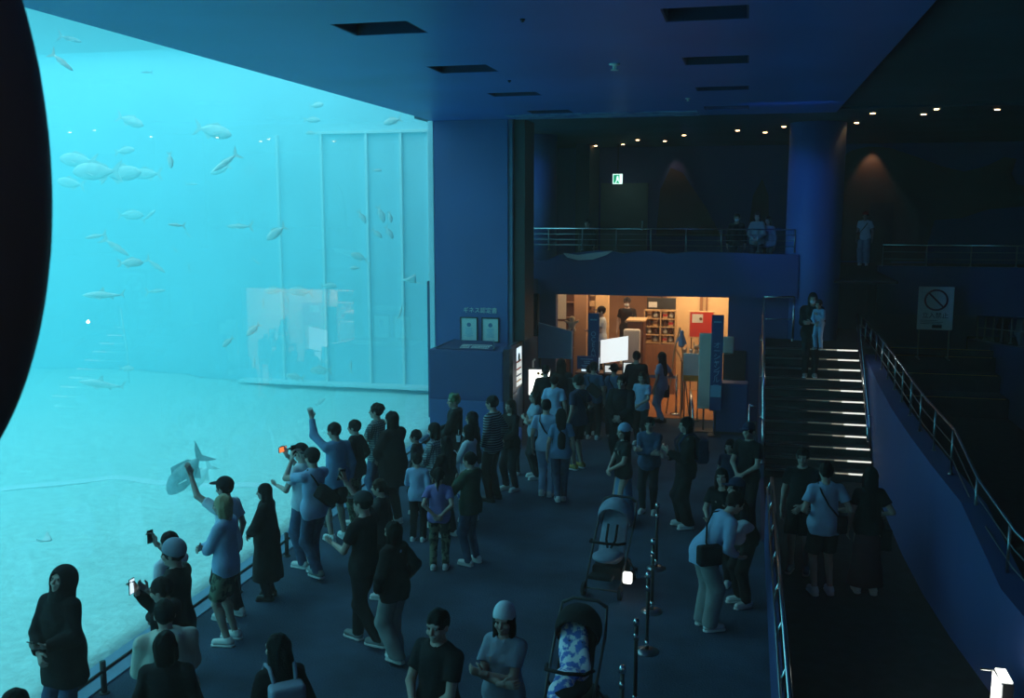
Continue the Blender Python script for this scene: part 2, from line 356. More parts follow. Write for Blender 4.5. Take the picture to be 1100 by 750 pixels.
def person(x, y, z, h, face, label, arms=('down', 'down'), legs=0., lean=0., head=(0, 0), hair='short', hairm='hair', top='tee', topm='c_black',
           bot='trousers', botm='c_char', shoem='s_white', hat=None, hatm='c_black', mask=False, wide=1., res=.013, head_s=1., female=False, inner=None,
           phone=None, phone_m='e_screen', bag=None, bagm='c_black', group=None, stance=.10, seedv=None, fine=True, low=True, baglabel=None, phonelabel=None, tilt=0, name='person', sleeve=None):
    sd = int(abs(x * 137 + y * 911)) % 9999; rg = random.Random(sd)
    s = h / 1.7; sw = (.142 if female else .165) * (.5 + .5 * wide)
    root = empty(name, (x, y, z), math.radians(face), label, 'person', group)
    hr = res / s
    RL = rotx(-math.radians(lean)); piv = np.array([0, 0, .93]); sh = np.array([0, -.16 * math.sin(math.radians(lean)), 0])
    def B(p): p = np.array(p, float); return piv + RL @ (p - piv) + sh
    def BV(v): return RL @ np.array(v, float)
    pelvis = sh
    # head frame
    hs = head_s
    Rh = RL @ rotz(math.radians(head[0])) @ rotx(-math.radians(head[1])) @ roty(math.radians(tilt))
    nb = B((0, -.012, 1.45)); hc = nb + Rh @ np.array([0, .028, .135 * (.35 + .65 * hs) + .005])
    RhT = Rh.T
    def Hp(dx, dy, dz): return hc + Rh @ (np.array([dx, dy, dz]) * hs)
    # joints
    SH = [B((-sw, -.005, 1.375)), B((sw, -.005, 1.375))]
    EL = []; WR = []; AD = []
    for i, sg in enumerate((-1, 1)):
        a = arms[i]; t, pole, fd, pn, curl = ARMS[a] if isinstance(a, str) else a
        tgt = B((t[0] * sg, t[1], t[2])) if a not in ('down', 'pocket', 'rail') or lean < 20 else SH[i] + np.array([.03 * sg, .05, -.5]) if a == 'down' else B((t[0] * sg, t[1], t[2]))
        if a == 'rail' : tgt = np.array([t[0] * sg, max(t[1], SH[i][1] + .18), t[2]])
        e, w = ik(SH[i], tgt, .285, .255, BV((pole[0] * sg, pole[1], pole[2])))
        EL.append(e); WR.append(w); AD.append((BV((fd[0] * sg, fd[1], fd[2])), BV((pn[0] * sg, pn[1], pn[2])), curl))
    HP = []; KN = []; AN = []
    for i, sg in enumerate((-1, 1)):
        hp = np.array([.085 * sg, 0, .91]) + pelvis
        fy = legs * sg if legs else rg.uniform(-.02, .02) * 1.5
        an = np.array([stance * sg * (.6 if legs else 1), fy - .02, .085 + (.05 if legs and fy < 0 else 0)])
        k, an = ik(hp, an, .43, .42, (.08 * sg, 1, 0)); HP.append(hp); KN.append(k); AN.append(an)
    # body: one surface (torso, limbs) with finely meshed head and hands
    b = S(); fw = wide
    side = BV((0, 1, 0))
    skirted = bot in ('skirt', 'longskirt') or top in ('coat', 'longcoat')
    b.cone((-.06 + 0, pelvis[1], .93), (.06, pelvis[1], .93), .112 * fw, .112 * fw, .03, ((0, 1, 0), .85))
    b.cone(B((0, 0, 1.0)), B((0, .005, 1.15)), .125 * fw, .122 * fw, .05, (side, .72))
    b.cone(B((0, 0, 1.15)), B((0, -.005, 1.32)), .128 * fw, (.125 if female else .142), .05, (side, .7))
    [b.cone(B((0, -.012, 1.40)), B((g * (sw - .02), -.01, 1.375)), .052, .046, .05) for g in (-1, 1)]
    if female: b.ell(B((-.06, .085, 1.26)), (.055, .05, .055), .04).ell(B((.06, .085, 1.26)), (.055, .05, .055), .04)
    b.cone(B((0, -.02, 1.40)), hc + Rh @ np.array([0, -.02, -.06]) * hs, .056, .050, .03)
    for i in (0, 1):
        b.cone(SH[i], EL[i], .050, .038, .03).cone(EL[i], WR[i], .039, .025, .012)
        b.cone(HP[i], KN[i], .088 * fw, .054, .03).cone(KN[i], AN[i], .054, .036, .015)
        if bot == 'shorts' or not low: b.ell((KN[i] * .68 + AN[i] * .32) + np.array([0, -.014, 0]), (.045, .05, .10), .02)
        b.cone(AN[i] + np.array([0, -.02, -.03]), AN[i] + np.array([0, .12, -.05]), .034, .026, .02)
    body = b.mesh(hr * (1.25 if low else 1))
    hd = S()
    R3 = RhT
    hd.cone(B((0, -.015, 1.43)), Hp(0, -.02, -.05), .054, .05, .01)
    hd.ell(Hp(0, -.012, .022), np.array([.074, .095, .092]) * hs, .02, R3)
    hd.ell(Hp(0, .018, -.045), np.array([.057, .066, .070]) * hs, .03, R3)
    hd.ell(Hp(0, .058, -.092), np.array([.024, .020, .020]) * hs, .02, R3)          # chin
    hd.cone(Hp(0, .082, .012), Hp(0, .103, -.030), .009 * hs, .015 * hs, .012)       # nose
    hd.cone(Hp(-.042, .074, .028), Hp(.042, .074, .028), .012 * hs, .012 * hs, .015)  # brow
    for sg in (-1, 1):
        hd.ell(Hp(.032 * sg, .094, .006), np.array([.014, .009, .009]) * hs, .004, R3, op='s')
        hd.ell(Hp(.076 * sg, -.008, -.008), np.array([.010, .022, .033]) * hs, .006, R3)   # ear
        hd.ell(Hp(.036 * sg, .066, -.030), np.array([.024, .02, .02]) * hs, .02, R3)     # cheek
    hd.ell(Hp(0, .082, -.058), np.array([.026, .012, .006]) * hs, .004, R3)
    hd.ell(Hp(0, .080, -.068), np.array([.022, .012, .007]) * hs, .004, R3)
    hh = .0062 if res < .014 else .0085
    parts = [body, hd.mesh(hh / s)]
    hg = .0048 if res < .014 else .0066
    for i, sg in enumerate((-1, 1)):
        if arms[i] == 'pocket': continue
        parts.append(hand(WR[i], AD[i][0], AD[i][1], sg, AD[i][2], 1.0, hg / s))
    V, F = join(*parts); bo = sobj('body', (V * s, F), M['skin'], root)
    def P(name, sdf, m, k=1., fold=0., par=root, freq=1.):
        v, f = sdf.mesh(hr * k, fold, sd % 977, freq)
        if len(v) == 0: return None
        return sobj(name, (v * s, f), M[m] if isinstance(m, str) else m, par)
    for sg in (-1, 1):
        if fine and res < .0135: e = S().ell(Hp(.031 * sg, .083, .006), np.array([.013, .010, .010]) * hs, .002, R3); v, f = e.mesh(.0045 / s); sobj('eye', (v * s, f), M['eye'], root)
    # hair
    H_ = S()
    up = Rh @ np.array([0, 0, 1.]); fwd = Rh @ np.array([0, 1., 0])
    if hair != 'none' :
        H_.ell(Hp(0, -.018, .030), np.array([.087, .106, .103]) * hs, .01, R3, caps=[(Hp(0, 0, -.065 if hair == 'short' else -.10), -up)])
        if hair == 'tuft':
            for k in range(9): a = rg.uniform(0, 6.28); H_.ell(Hp(.055 * math.cos(a), .055 * math.sin(a) - .01, .10), np.array([.035, .035, .035]) * hs, .01, R3)
        if hair == 'curly':
            for k in range(16): a = rg.uniform(0, 6.28); e = rg.uniform(-.2, 1.2); H_.ell(Hp(.085 * math.cos(a) * math.cos(e), .09 * math.sin(a) * math.cos(e) - .03, .03 + .09 * math.sin(e)), np.array([.034, .034, .034]) * hs, .01, R3)
        if hair in ('bob', 'long', 'longer'):
            for sg in (-1, 1): H_.cone(Hp(.066 * sg, -.012, .0), Hp(.070 * sg, -.005, -.105 if hair == 'bob' else -.15), .034 * hs, .028 * hs, .02)
            H_.cone(Hp(0, -.06, .0), Hp(0, -.062, -.10), .085 * hs, .080 * hs, .03, (fwd, .6))
        if hair in ('long', 'longer'):
            z1 = 1.22 if hair == 'long' else 1.06
            H_.cone(Hp(0, -.065, -.08), B((0, -.115, z1)), .088, .070, .04, (side, .5))
        if hair == 'pony':
            H_.cone(Hp(0, -.10, .03), Hp(0, -.15, -.03), .026, .032, .02).cone(Hp(0, -.15, -.03), Hp(0, -.145, -.20), .032, .012, .02)
        if hair == 'bun': H_.ell(Hp(0, -.12, .055), np.array([.045, .045, .045]) * hs, .01, R3)
        H_.ell(Hp(0, .115, -.042), np.array([.064, .085, .088]) * hs, .01, R3, op='s')
        for sg in (-1, 1):
            if hair in ('short', 'tuft', 'pony', 'bun'): H_.ell(Hp(.09 * sg, .0, -.03), np.array([.03, .035, .04]) * hs, .01, R3, op='s')
        v, f = H_.mesh((.0068 if res < .014 else .009) / s, .003, sd, 3.); sobj('hair', (v * s, f), M[hairm], root)
    # hats
    if hat:
        T = S()
        if hat == 'cap':
            T.ell(Hp(0, -.014, .045), np.array([.093, .112, .098]) * hs, .01, R3, caps=[(Hp(0, 0, .040), -up)])
            T.ell(Hp(0, .125, .044), np.array([.070, .072, .010]) * hs, .008, R3)
        elif hat == 'beanie': T.ell(Hp(0, -.020, .050), np.array([.096, .114, .108]) * hs, .01, R3, caps=[(Hp(0, 0, .010), -up - fwd * -.35)])
        elif hat == 'beret':
            T.ell(Hp(.0, -.035, .088), np.array([.115, .125, .052]) * hs, .02, R3); T.ell(Hp(0, -.02, .055), np.array([.092, .108, .05]) * hs, .02, R3)
        elif hat == 'bucket':
            T.ell(Hp(0, -.012, .052), np.array([.093, .110, .095]) * hs, .01, R3, caps=[(Hp(0, 0, .03), -up)]); T.cone(Hp(0, -.01, .055), Hp(0, -.01, .012), .095 * hs, .15 * hs, .01, caps=[(Hp(0, 0, .01), -up)])
        elif hat == 'hood':
            T.ell(Hp(0, -.025, .02), np.array([.118, .135, .135]) * hs, .02, R3); T.cone(Hp(0, -.03, -.04), B((0, -.02, 1.40)), .115, .125, .04); T.ell(Hp(0, .125, -.025), np.array([.070, .10, .095]) * hs, .01, R3, op='s')
        v, f = T.mesh((.0068 if res < .014 else .009) / s, .0012, sd); sobj({'hood': 'hood', 'beanie': 'knit_cap'}.get(hat, hat), (v * s, f), M[hatm], root)
    if mask:
        v, f = S().ell(Hp(0, .060, -.052), np.array([.056, .052, .046]) * hs, .006, R3).mesh(.007 / s); sobj('face_mask', (v * s, f), M['c_white'], root)
    # upper clothes
    t = S(); ex = {'tee': .014, 'shirt': .018, 'long': .018, 'jacket': .028, 'hoodie': .032, 'coat': .035, 'longcoat': .038, 'dress': .016}[top]
    hem = {'tee': .83, 'shirt': .80, 'long': .82, 'jacket': .80, 'hoodie': .80, 'coat': .62, 'longcoat': .32, 'dress': .45}[top]
    hw = fw
    def torso(t, ex, hem, cutneck=True):
        nc = [(B((0, -.01, 1.445)), BV((0, -.15, 1)))]
        t.cone(B((0, 0, 1.02)), B((0, .005, 1.15)), .125 * hw + ex * 1.35, .124 * hw + ex * 1.2, .05, (side, .78))
        t.cone(B((0, 0, 1.15)), B((0, -.005, 1.31)), .128 * hw + ex * 1.1, (.130 if female else .144) + ex, .05, (side, .76))
        if female: t.ell(B((-.06, .082, 1.26)), (.06 + ex * .6, .055, .06), .04).ell(B((.06, .082, 1.26)), (.06 + ex * .6, .055, .06), .04)
        [t.cone(B((0, -.012, 1.40)), B((g * (sw - .02), -.01, 1.372)), .055 + ex * .5, .048 + ex * .6, .05, caps=nc) for g in (-1, 1)]
        lo = np.array([0, pelvis[1], hem + .02])
        r0 = .125 * hw + ex * 1.3; r1 = {'coat': .24, 'longcoat': .27, 'dress': .25}.get(top, .150 * hw + ex * 1.3) * (1 if top in ('coat', 'longcoat', 'dress') else 1)
        t.cone(B((0, 0, 1.04)), lo + np.array([0, 0, -.06]), r0, r1, .03, ((0, 1, 0), .84), caps=[((0, 0, hem), (0, 0, -1))])
        t.cone((-.06, pelvis[1], .93), (.06, pelvis[1], .93), .122 * hw + ex * 1.1, .122 * hw + ex * 1.1, .06, ((0, 1, 0), .90), caps=[((0, 0, max(hem, .74)), (0, 0, -1))])
        for i in (0, 1):
            if (sleeve or top) in ('tee', 'dress'):
                e = SH[i] * .38 + EL[i] * .62; t.cone(SH[i], EL[i], .050 + ex * .7, .048 + ex * 1.5, .035, caps=[(e, EL[i] - SH[i])])
            else:
                t.cone(SH[i], EL[i], .050 + ex * .7, .040 + ex, .035); e = EL[i] * .06 + WR[i] * .94
                t.cone(EL[i], WR[i], .042 + ex, .030 + ex * .8, .02, caps=[(e, WR[i] - EL[i])])
        if cutneck: t.cone(B((0, -.015, 1.40)), B((0, .03, 1.56)), .058, .075, .01, op='s')
    torso(t, ex, hem)
    if top in ('shirt', 'jacket', 'coat'):
        for sg in (-1, 1): t.cone(B((.055 * sg, -.02, 1.455)), B((.035 * sg, .075, 1.415)), .013, .011, .01)
        t.cone(B((-.055, -.03, 1.46)), B((.055, -.03, 1.46)), .013, .013, .01)
    if top == 'hoodie' and hat != 'hood': t.cone(B((-.06, -.085, 1.42)), B((.06, -.085, 1.42)), .05, .05, .04)
    if inner:
        t.rbox(B((0, .25, 1.15)), (.035, .22, .45), .02, .01, RL.T, op='s')
    P({'tee': 't_shirt', 'shirt': 'shirt', 'long': 'sweater', 'jacket': 'jacket', 'hoodie': 'hooded_jacket', 'coat': 'coat', 'longcoat': 'coat', 'dress': 'dress'}[top], t, topm, 1., .0058)
    if inner:
        t2 = S(); sv = sleeve; hwS = hw
        t2.cone(B((0, 0, 1.0)), B((0, .005, 1.15)), .130 * hw, .130 * hw, .05, (side, .76)); t2.cone(B((0, 0, 1.15)), B((0, -.005, 1.34)), .134 * hw, .146, .05, (side, .74)); t2.cone(B((0, 0, .98)), (0, pelvis[1], .84), .13 * hw, .145 * hw, .03, ((0, 1, 0), .8), caps=[((0, 0, .84), (0, 0, -1))])
        P('t_shirt', t2, inner, 1., .002)
    # lower clothes
    if low:
        lo = S(); fl = {'trousers': .012, 'wide': .035, 'shorts': .030, 'jeans': .008}.get(bot, .01)
        if bot in ('trousers', 'wide', 'shorts', 'jeans'):
            lo.cone((-.055, pelvis[1], .935), (.055, pelvis[1], .935), .115 * fw + .008, .115 * fw + .008, .03, ((0, 1, 0), .88), caps=[((0, 0, 1.02), (0, 0, 1))])
            for i in (0, 1):
                if bot == 'shorts':
                    e = HP[i] * .12 + KN[i] * .88; lo.cone(HP[i], KN[i], .094 * fw + .008, .075 + fl * .8, .03, caps=[(e, KN[i] - HP[i])])
                else:
                    lo.cone(HP[i], KN[i], .094 * fw + .006, .064 + fl, .03); e = AN[i] + np.array([0, 0, -.02])
                    lo.ell(KN[i] + np.array([0, .006, 0]), (.066 + fl, .070 + fl, .09), .03)
                    lo.cone(KN[i], AN[i] + np.array([0, -.01, -.05]), .064 + fl, .046 + fl * 1.3, .015, caps=[(e, (0, 0, -1))])
            P('shorts' if bot == 'shorts' else 'trousers', lo, botm, 1., .0048)
        else:
            e = .12 if bot == 'longskirt' else .50
            lo.cone((0, pelvis[1], 1.03), (0, 0, e - .05), .125, .20 if bot == 'skirt' else .24, .03, ((0, 1, 0), .8), caps=[((0, 0, e), (0, 0, -1)), ((0, 0, 1.04), (0, 0, 1))])
            P('skirt', lo, botm, 1., .006, freq=.8)
        for i, sg in enumerate((-1, 1)):
            zf = AN[i][2] - .085; an = AN[i]; tw = .12 * sg
            q = S(); q.cone((an[0], an[1] - .035, zf + .055), (an[0] + tw * .12, an[1] + .14, zf + .045), .046, .040, .02, caps=[((0, 0, zf + .022), (0, 0, -1))])
            q.cone((an[0], an[1] - .01, zf + .06), (an[0], an[1] - .01, zf + .115), .045, .042, .02, caps=[((0, 0, zf + .11), (0, 0, 1))])
            so = P('shoe', q, shoem, .8)
            q = S(); q.cone((an[0], an[1] - .035, zf + .018), (an[0] + tw * .12, an[1] + .145, zf + .018), .048, .044, .005, caps=[((0, 0, zf + .001), (0, 0, -1)), ((0, 0, zf + .028), (0, 0, 1))])
            if so: P('sole', q, 's_white' if shoem in ('s_white', 's_grey', 's_yel') else 'c_char', .8, 0, so)
    # things carried: they are their own top-level objects
    Mw = Matrix.Translation((x, y, z)) @ Matrix.Rotation(math.radians(face), 4, 'Z')
    if phone is not None:
        i = phone; d, n = AD[i][0], AD[i][1]; d = nrm(d); n = nrm(n - d * (n @ d)); l = np.cross(d, n)
        c = WR[i] + d * .085 + n * .030
        # thin slab, its screen turned back to the face
        toface = nrm(hc - c); upv = nrm(np.array([0, 0, 1.]) - toface * toface[2]); rt = np.cross(upv, toface)
        if arms[i] in ('raise', 'photo') and arms[1 - i] in ('raise', 'photo'): c = (WR[0] + WR[1]) / 2 + d * .09 + np.array([0, .02, .02])
        land = phone_m == 'e_orange'; a_, b_ = (.075, .038) if land else (.037, .075)
        def slab(w_, h_, d0, d1):
            return [tuple((c + rt * sx * w_ + upv * sz * h_ + toface * dd) * s) for dd in (d0, d1) for sx, sz in ((-1, -1), (1, -1), (1, 1), (-1, 1))]
        ph = empty('phone', tuple(Mw @ Vector(c * s)), math.radians(face), phonelabel, 'phone')
        off = c * s
        mb = MB().hexa([tuple(np.array(p) - off) for p in slab(a_, b_, -.005, .004)]); mb.build('case', M['blackgloss'], ph)
        mb = MB().hexa([tuple(np.array(p) - off) for p in slab(a_ * .9, b_ * .92, .004, .0055)]); mb.build('screen', M[phone_m], ph)
    if bag:
        bg = empty('bag', tuple(Mw @ Vector((0, 0, 0))), math.radians(face), baglabel or (('black' if bagm in ('c_black', 's_black') else 'pale') + ' ' + {'cross': 'crossbody bag', 'back': 'backpack', 'tote': 'hand bag', 'sling': 'sling bag'}[bag] + ' of the ' + label), 'bag')
        if bag in ('cross', 'sling'):
            sg = 1; zz = .98 if bag == 'cross' else 1.1
            path = [B((-.10, -.02, 1.455)), B((-.07, .13, 1.32)), B((.05, .165, 1.16)), B((.15, .12, 1.03)), B((.20, .0, .97)), B((.15, -.12, 1.03)), B((.0, -.155, 1.2)), B((-.09, -.14, 1.36))]
            mb = MB().tube([tuple(p * s) for p in path], .012 * s, 6, True); mb.build('strap', M[bagm], bg, True)
            c = B((.19, -.02, .94)) if bag == 'cross' else B((.06, -.185, 1.12))
            Rb = None if bag == 'cross' else (RL @ roty(.7)).T
            hz = (.035, .11, .085) if bag == 'cross' else (.13, .035, .07)
            v, f = S().rbox(c, hz, .03, .01, Rb).mesh(.012); sobj('pouch', (v * s, f), M[bagm], bg)
        elif bag == 'back':
            v, f = S().rbox(B((0, -.225, 1.20)), (.105, .05, .155), .035, .02, RL.T).rbox(B((0, -.30, 1.12)), (.08, .015, .07), .02, .02, RL.T).mesh(.012); sobj('pack', (v * s, f), M[bagm], bg)
            for sg in (-1, 1):
                path = [B((.085 * sg, -.19, 1.36)), B((.10 * sg, -.08, 1.475)), B((.105 * sg, .05, 1.455)), B((.115 * sg, .150, 1.33)), B((.135 * sg, .12, 1.18)), B((.15 * sg, -.03, 1.08)), B((.10 * sg, -.18, 1.07))]
                MB().tube([tuple(p * s) for p in path], .017 * s, 6).build('strap', M[bagm], bg, True)
        else:
            w = WR[1] + np.array([0, .0, -.09]); c = w + np.array([.03, 0, -.22])
            v, f = S().rbox(c, (.05, .13, .12), .03, .02).mesh(.012, .003, 5); sobj('pouch', (v * s, f), M[bagm], bg)
            MB().tube([tuple((c + np.array([0, .08 * math.cos(a), .12 + .12 * math.sin(a)])) * s) for a in np.linspace(0, PI, 9)], .008 * s, 6).build('handle', M[bagm], bg, True)
    return root
# ------------------------------------------------------------------ the hall
CZ = 6.63
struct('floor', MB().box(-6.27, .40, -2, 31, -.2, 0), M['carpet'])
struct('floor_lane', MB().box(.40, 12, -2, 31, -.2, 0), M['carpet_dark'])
# ceiling with eight recessed openings
xs = [-6.5, -4.13, -3.32, -.86, -.06, 1.55]; ys = [-2, 3.42, 4.10, 6.42, 7.10, 9.42, 10.10, 12.42, 13.10, 15.43, 15.95, 18.30, 18.95, 19.95]
cb = MB(); holes = []
for i in range(5):
    for j in range(13):
        if i in (1, 3) and j % 2 == 1: holes.append((xs[i], xs[i + 1], ys[j], ys[j + 1]))
        else: cb.box(xs[i], xs[i + 1], ys[j], ys[j + 1], CZ, CZ + .3)
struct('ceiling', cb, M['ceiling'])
where = ['farthest', 'third', 'second', 'nearest']
for (a, b, c, d) in holes:
    if c < 9: continue
    row = 'left row nearer the tank' if a < -2 else 'right row far from the tank'
    k = {9.42: 'nearest the camera', 12.42: 'second nearest', 15.43: 'third nearest', 18.3: 'farthest'}[c]
    v = empty('ceiling_vent', ((a + b) / 2, (c + d) / 2, CZ), 0, 'dark ceiling recess, %s in the %s' % (k, row), 'ceiling recess', 'recesses in the blue ceiling')
    w, l = (b - a) / 2 - .002, (d - c) / 2 - .002; mb = MB()
    for x0, x1, y0, y1 in ((-w, -w + .02, -l, l), (w - .02, w, -l, l), (-w + .02, w - .02, -l, -l + .02), (-w + .02, w - .02, l - .02, l)): mb.box(x0, x1, y0, y1, .004, .5)
    mb.box(-w, w, -l, l, .5, .53); mb.build('housing', M['navy'], v)
    MB().cyl((-.18, 0), .09, .32, .5).cyl((.18, 0), .09, .32, .5).build('lamp_can', M['black'], v)
for (x, y, s_) in ((-1.72, 12.75, 1), (-1.05, 16.9, .6), (-2.2, 9.6, .35), (-3.4, 14.0, .35)):
    v = empty('ceiling_sprinkler', (x, y, CZ), 0, {1: 'pale round sprinkler head between the two rows of ceiling recesses', .6: 'small pale sprinkler head near the far edge of the blue ceiling'}.get(s_, 'tiny dark sprinkler head on the blue ceiling ' + ('beside the nearest recesses' if y < 12 else 'between the second and third left recesses')), 'sprinkler', 'sprinkler heads on the ceiling')
    MB().cyl((0, 0), .07 * s_, -.015, .0).build('plate', M['white'] if s_ > .5 else M['black'], v)
    MB().cyl((0, 0), .025 * s_, -.07 * s_, -.015).cyl((0, 0), .05 * s_, -.08 * s_, -.07 * s_).build('nozzle', M['white'] if s_ > .5 else M['black'], v)
M['streak'] = mat('painted_reflection', (.16, .34, .55), .5, vscale=3, color2=(.035, .13, .40), tex='patch')  # window reflection on the ceiling, put into the colour as pale streaks
struct('trim_painted_reflection', MB().box(-4.7, -1.0, 19.0, 19.93, CZ - .012, CZ - .001), M['streak'])
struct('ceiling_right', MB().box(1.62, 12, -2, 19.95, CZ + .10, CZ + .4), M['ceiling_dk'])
struct('trim_1', MB().box(1.55, 1.62, -2, 19.95, CZ + .06, CZ + .32), M['black'])
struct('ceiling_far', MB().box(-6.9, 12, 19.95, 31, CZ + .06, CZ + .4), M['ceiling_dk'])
struct('wall_back', MB().box(-7, 12, 30.5, 30.8, -.2, 7), M['blue2'])
struct('wall_right', MB().box(11.7, 12, -2, 31, -.2, 7), M['navy'])
# pillar wall at the tank's far end
struct('wall_tank_end', MB().box(-6.45, -4.86, 19.86, 20.9, 0, CZ - .001), M['blue'])
M['duct'] = mat('dull_blue_trim', (.10, .20, .34), .5)
struct('trim_2', MB().box(-4.858, -4.77, 19.90, 20.9, 0, CZ - .001), M['duct'])
struct('trim_3', MB().box(-4.765, -4.53, 20.0, 20.9, 2.03, CZ - .001), M['black'])
struct('wall_left_far', MB().box(-7, -6.46, 24.2, 31, -.2, 7), M['navy'])
struct('wall_left_end', MB().box(-7.0, -4.75, 20.95, 22.6, 0, 3.2), M['navy'])
# kerb under the glass
struct('trim_4', MB().prism([(-6.20, 0), (-6.20, .02), (-6.315, .06), (-6.315, .03), (-6.335, .03), (-6.335, .085), (-6.45, .11), (-6.45, 0)], 'y', -2, 18.55), M['blue_pale'])
rt = empty('foot_rail', (-6.12, 8, 0), 0, 'low dark foot rail on short posts along the tank kerb', 'rail')
MB().tube([(.0, -9, .235), (.0, 10.4, .235)], .017).build('rail_bar', M['black'], rt, True)
for k in range(-4, 8):
    yy = .0 + k * 1.34
    MB().tube([(0, yy, 0), (0, yy, .34)], .030).cyl((0, yy), .05, 0, .012).build('post', M['black'], rt, True)
# glass
def glassmat():
    m = bpy.data.materials.new('acrylic'); m.use_nodes = True; nt = m.node_tree; nt.nodes.clear()
    o = nt.nodes.new('ShaderNodeOutputMaterial'); mx = nt.nodes.new('ShaderNodeMixShader'); t = nt.nodes.new('ShaderNodeBsdfTransparent'); g = nt.nodes.new('ShaderNodeBsdfGlossy'); f = nt.nodes.new('ShaderNodeFresnel')
    f.inputs['IOR'].default_value = 1.42; g.inputs['Roughness'].default_value = 0.0; t.inputs['Color'].default_value = (.96, .99, .99, 1)
    n = nt.nodes.new('ShaderNodeTexNoise'); n.inputs['Scale'].default_value = .4; b = nt.nodes.new('ShaderNodeBump'); b.inputs['Strength'].default_value = .002; tc = nt.nodes.new('ShaderNodeTexCoord')
    nt.links.new(tc.outputs['Object'], n.inputs['Vector']); nt.links.new(n.outputs['Fac'], b.inputs['Height']); nt.links.new(b.outputs[0], g.inputs['Normal'])
    ge = nt.nodes.new('ShaderNodeNewGeometry'); mu_ = nt.nodes.new('ShaderNodeMath'); mu_.operation = 'SUBTRACT'; mu_.use_clamp = True; mr = nt.nodes.new('ShaderNodeMapRange'); mr.inputs['To Min'].default_value = 1.7; mr.inputs['To Max'].default_value = 1 / 1.7
    nt.links.new(ge.outputs['Backfacing'], mr.inputs['Value']); nt.links.new(mr.outputs[0], f.inputs['IOR']); nt.links.new(f.outputs[0], mu_.inputs[0]); nt.links.new(ge.outputs['Backfacing'], mu_.inputs[1])
    nt.links.new(mu_.outputs[0], mx.inputs[0]); nt.links.new(t.outputs[0], mx.inputs[1]); nt.links.new(g.outputs[0], mx.inputs[2]); nt.links.new(mx.outputs[0], o.inputs[0]); return m
M['glass'] = glassmat()
struct('window_1', MB().box(-6.50, -6.455, -2, 19.86, -.05, CZ + .1), M['glass'])
struct('trim_5', MB().box(-6.58, -6.47, 19.87, 19.95, -.05, CZ), M['rock'])
# the tank
TX, TY = -27., 23.9
v = []; nx, ny = 70, 90
for i in range(nx + 1):
    for j in range(ny + 1):
        x = TX + (-6.52 - TX) * i / nx; y = -6 + (TY + 6) * j / ny
        d = -6.52 - x
        z = .06 + .06 * math.sin(x * .7 + y * .3) * min(1, d / 3) + .05 * math.sin(y * .9 - x * .4) * min(1, d / 3) + .015 * math.sin(5 * x + 3 * y + 2 * math.sin(2 * y)) + .012 * math.sin(7 * y - 4 * x) + .02 * d * min(1, max(0, (d - 3) / 6))
        v.append((x, y, z))
fs = [(i * (ny + 1) + j, (i + 1) * (ny + 1) + j, (i + 1) * (ny + 1) + j + 1, i * (ny + 1) + j + 1) for i in range(nx) for j in range(ny)]
sd = mesh_obj('tank_sand', v, fs, M['sand'], None, True); so = sd.modifiers.new('s', 'SOLIDIFY'); so.thickness = .15; so.offset = -1
tag(sd, kind='structure')
struct('wall_tank_far', MB().box(TX - .3, -6.5, TY, TY + .3, -.2, 9), M['rock'])
struct('wall_tank_left', MB().box(TX - .3, TX, -6, TY, -.2, 9), M['rock'])
struct('wall_tank_near', MB().box(TX - .3, -6.5, -6.3, -6, -.2, 9), M['rock'])
fr = empty('panel_frame', (0, TY, 0), 0, 'pale frame of tall panels on the tank end wall', 'panel frame')
for x in (-12.03, -10.79, -9.55, -8.62, -7.87): MB().box(x - .03, x + .03, -.10, -.001, .25, 6.72).build('mullion', M['seam'], fr)
MB().box(-10.9, -7.2, -.12, -.001, 6.72, 6.79).build('top_rail', M['seam'], fr)
MB().box(-13.2, -7.2, -.45, -.001, .20, .26).build('bottom_ledge', M['seam'], fr)
rg_ = MB(); pts = [(-17.5, 8.8, .25), (-14.3, 11.5, .28), (-12.2, 13.4, .30), (-10.9, 14.8, .32), (-10.3, 14.9, .32), (-9.6, 15.0, .3), (-8.5, 15.05, .27), (-7.0, 15.15, .2)]
def sandz(x, y):
    d = -6.52 - x
    return .06 + .06 * math.sin(x * .7 + y * .3) * min(1, d / 3) + .05 * math.sin(y * .9 - x * .4) * min(1, d / 3) + .015 * math.sin(5 * x + 3 * y + 2 * math.sin(2 * y)) + .012 * math.sin(7 * y - 4 * x) + .02 * d * min(1, max(0, (d - 3) / 6))
P2 = []
for i in range(len(pts) - 1):
    for k in range(10): t = k / 10; P2.append(tuple(pts[i][q] * (1 - t) + pts[i + 1][q] * t for q in (0, 1)))
kb_ = MB(); Vk = []
for i, (a, b) in enumerate(P2):
    q = P2[min(i + 1, len(P2) - 1)]; p = P2[max(i - 1, 0)]; L = math.hypot(q[0] - p[0], q[1] - p[1]); nx_, ny_ = -(q[1] - p[1]) / L * .10, (q[0] - p[0]) / L * .10; z = sandz(a, b)
    Vk += [(a - nx_, b - ny_, z - .02), (a - nx_, b - ny_, z + .012), (a + nx_, b + ny_, z + .03), (a + nx_, b + ny_, z - .02)]
kb_.add(Vk, [(i * 4 + k, i * 4 + (k + 1) % 4, i * 4 + 4 + (k + 1) % 4, i * 4 + 4 + k) for i in range(len(P2) - 1) for k in range(4)] + [(0, 1, 2, 3), tuple(len(Vk) - 4 + k for k in (3, 2, 1, 0))])
thing1('sand_kerb', kb_, M['seam'], 'thin pale kerb line winding over the tank sand', 'kerb')
thing1('tank_rope', MB().tube([(-15.5, 22.0, 0.2), (-15.45, 21.9, 1.2), (-15.5, 21.8, 2.3)], .022, 6), M['seam'], 'thin pale rope hanging upright above the tank sand', 'rope', smooth=True)
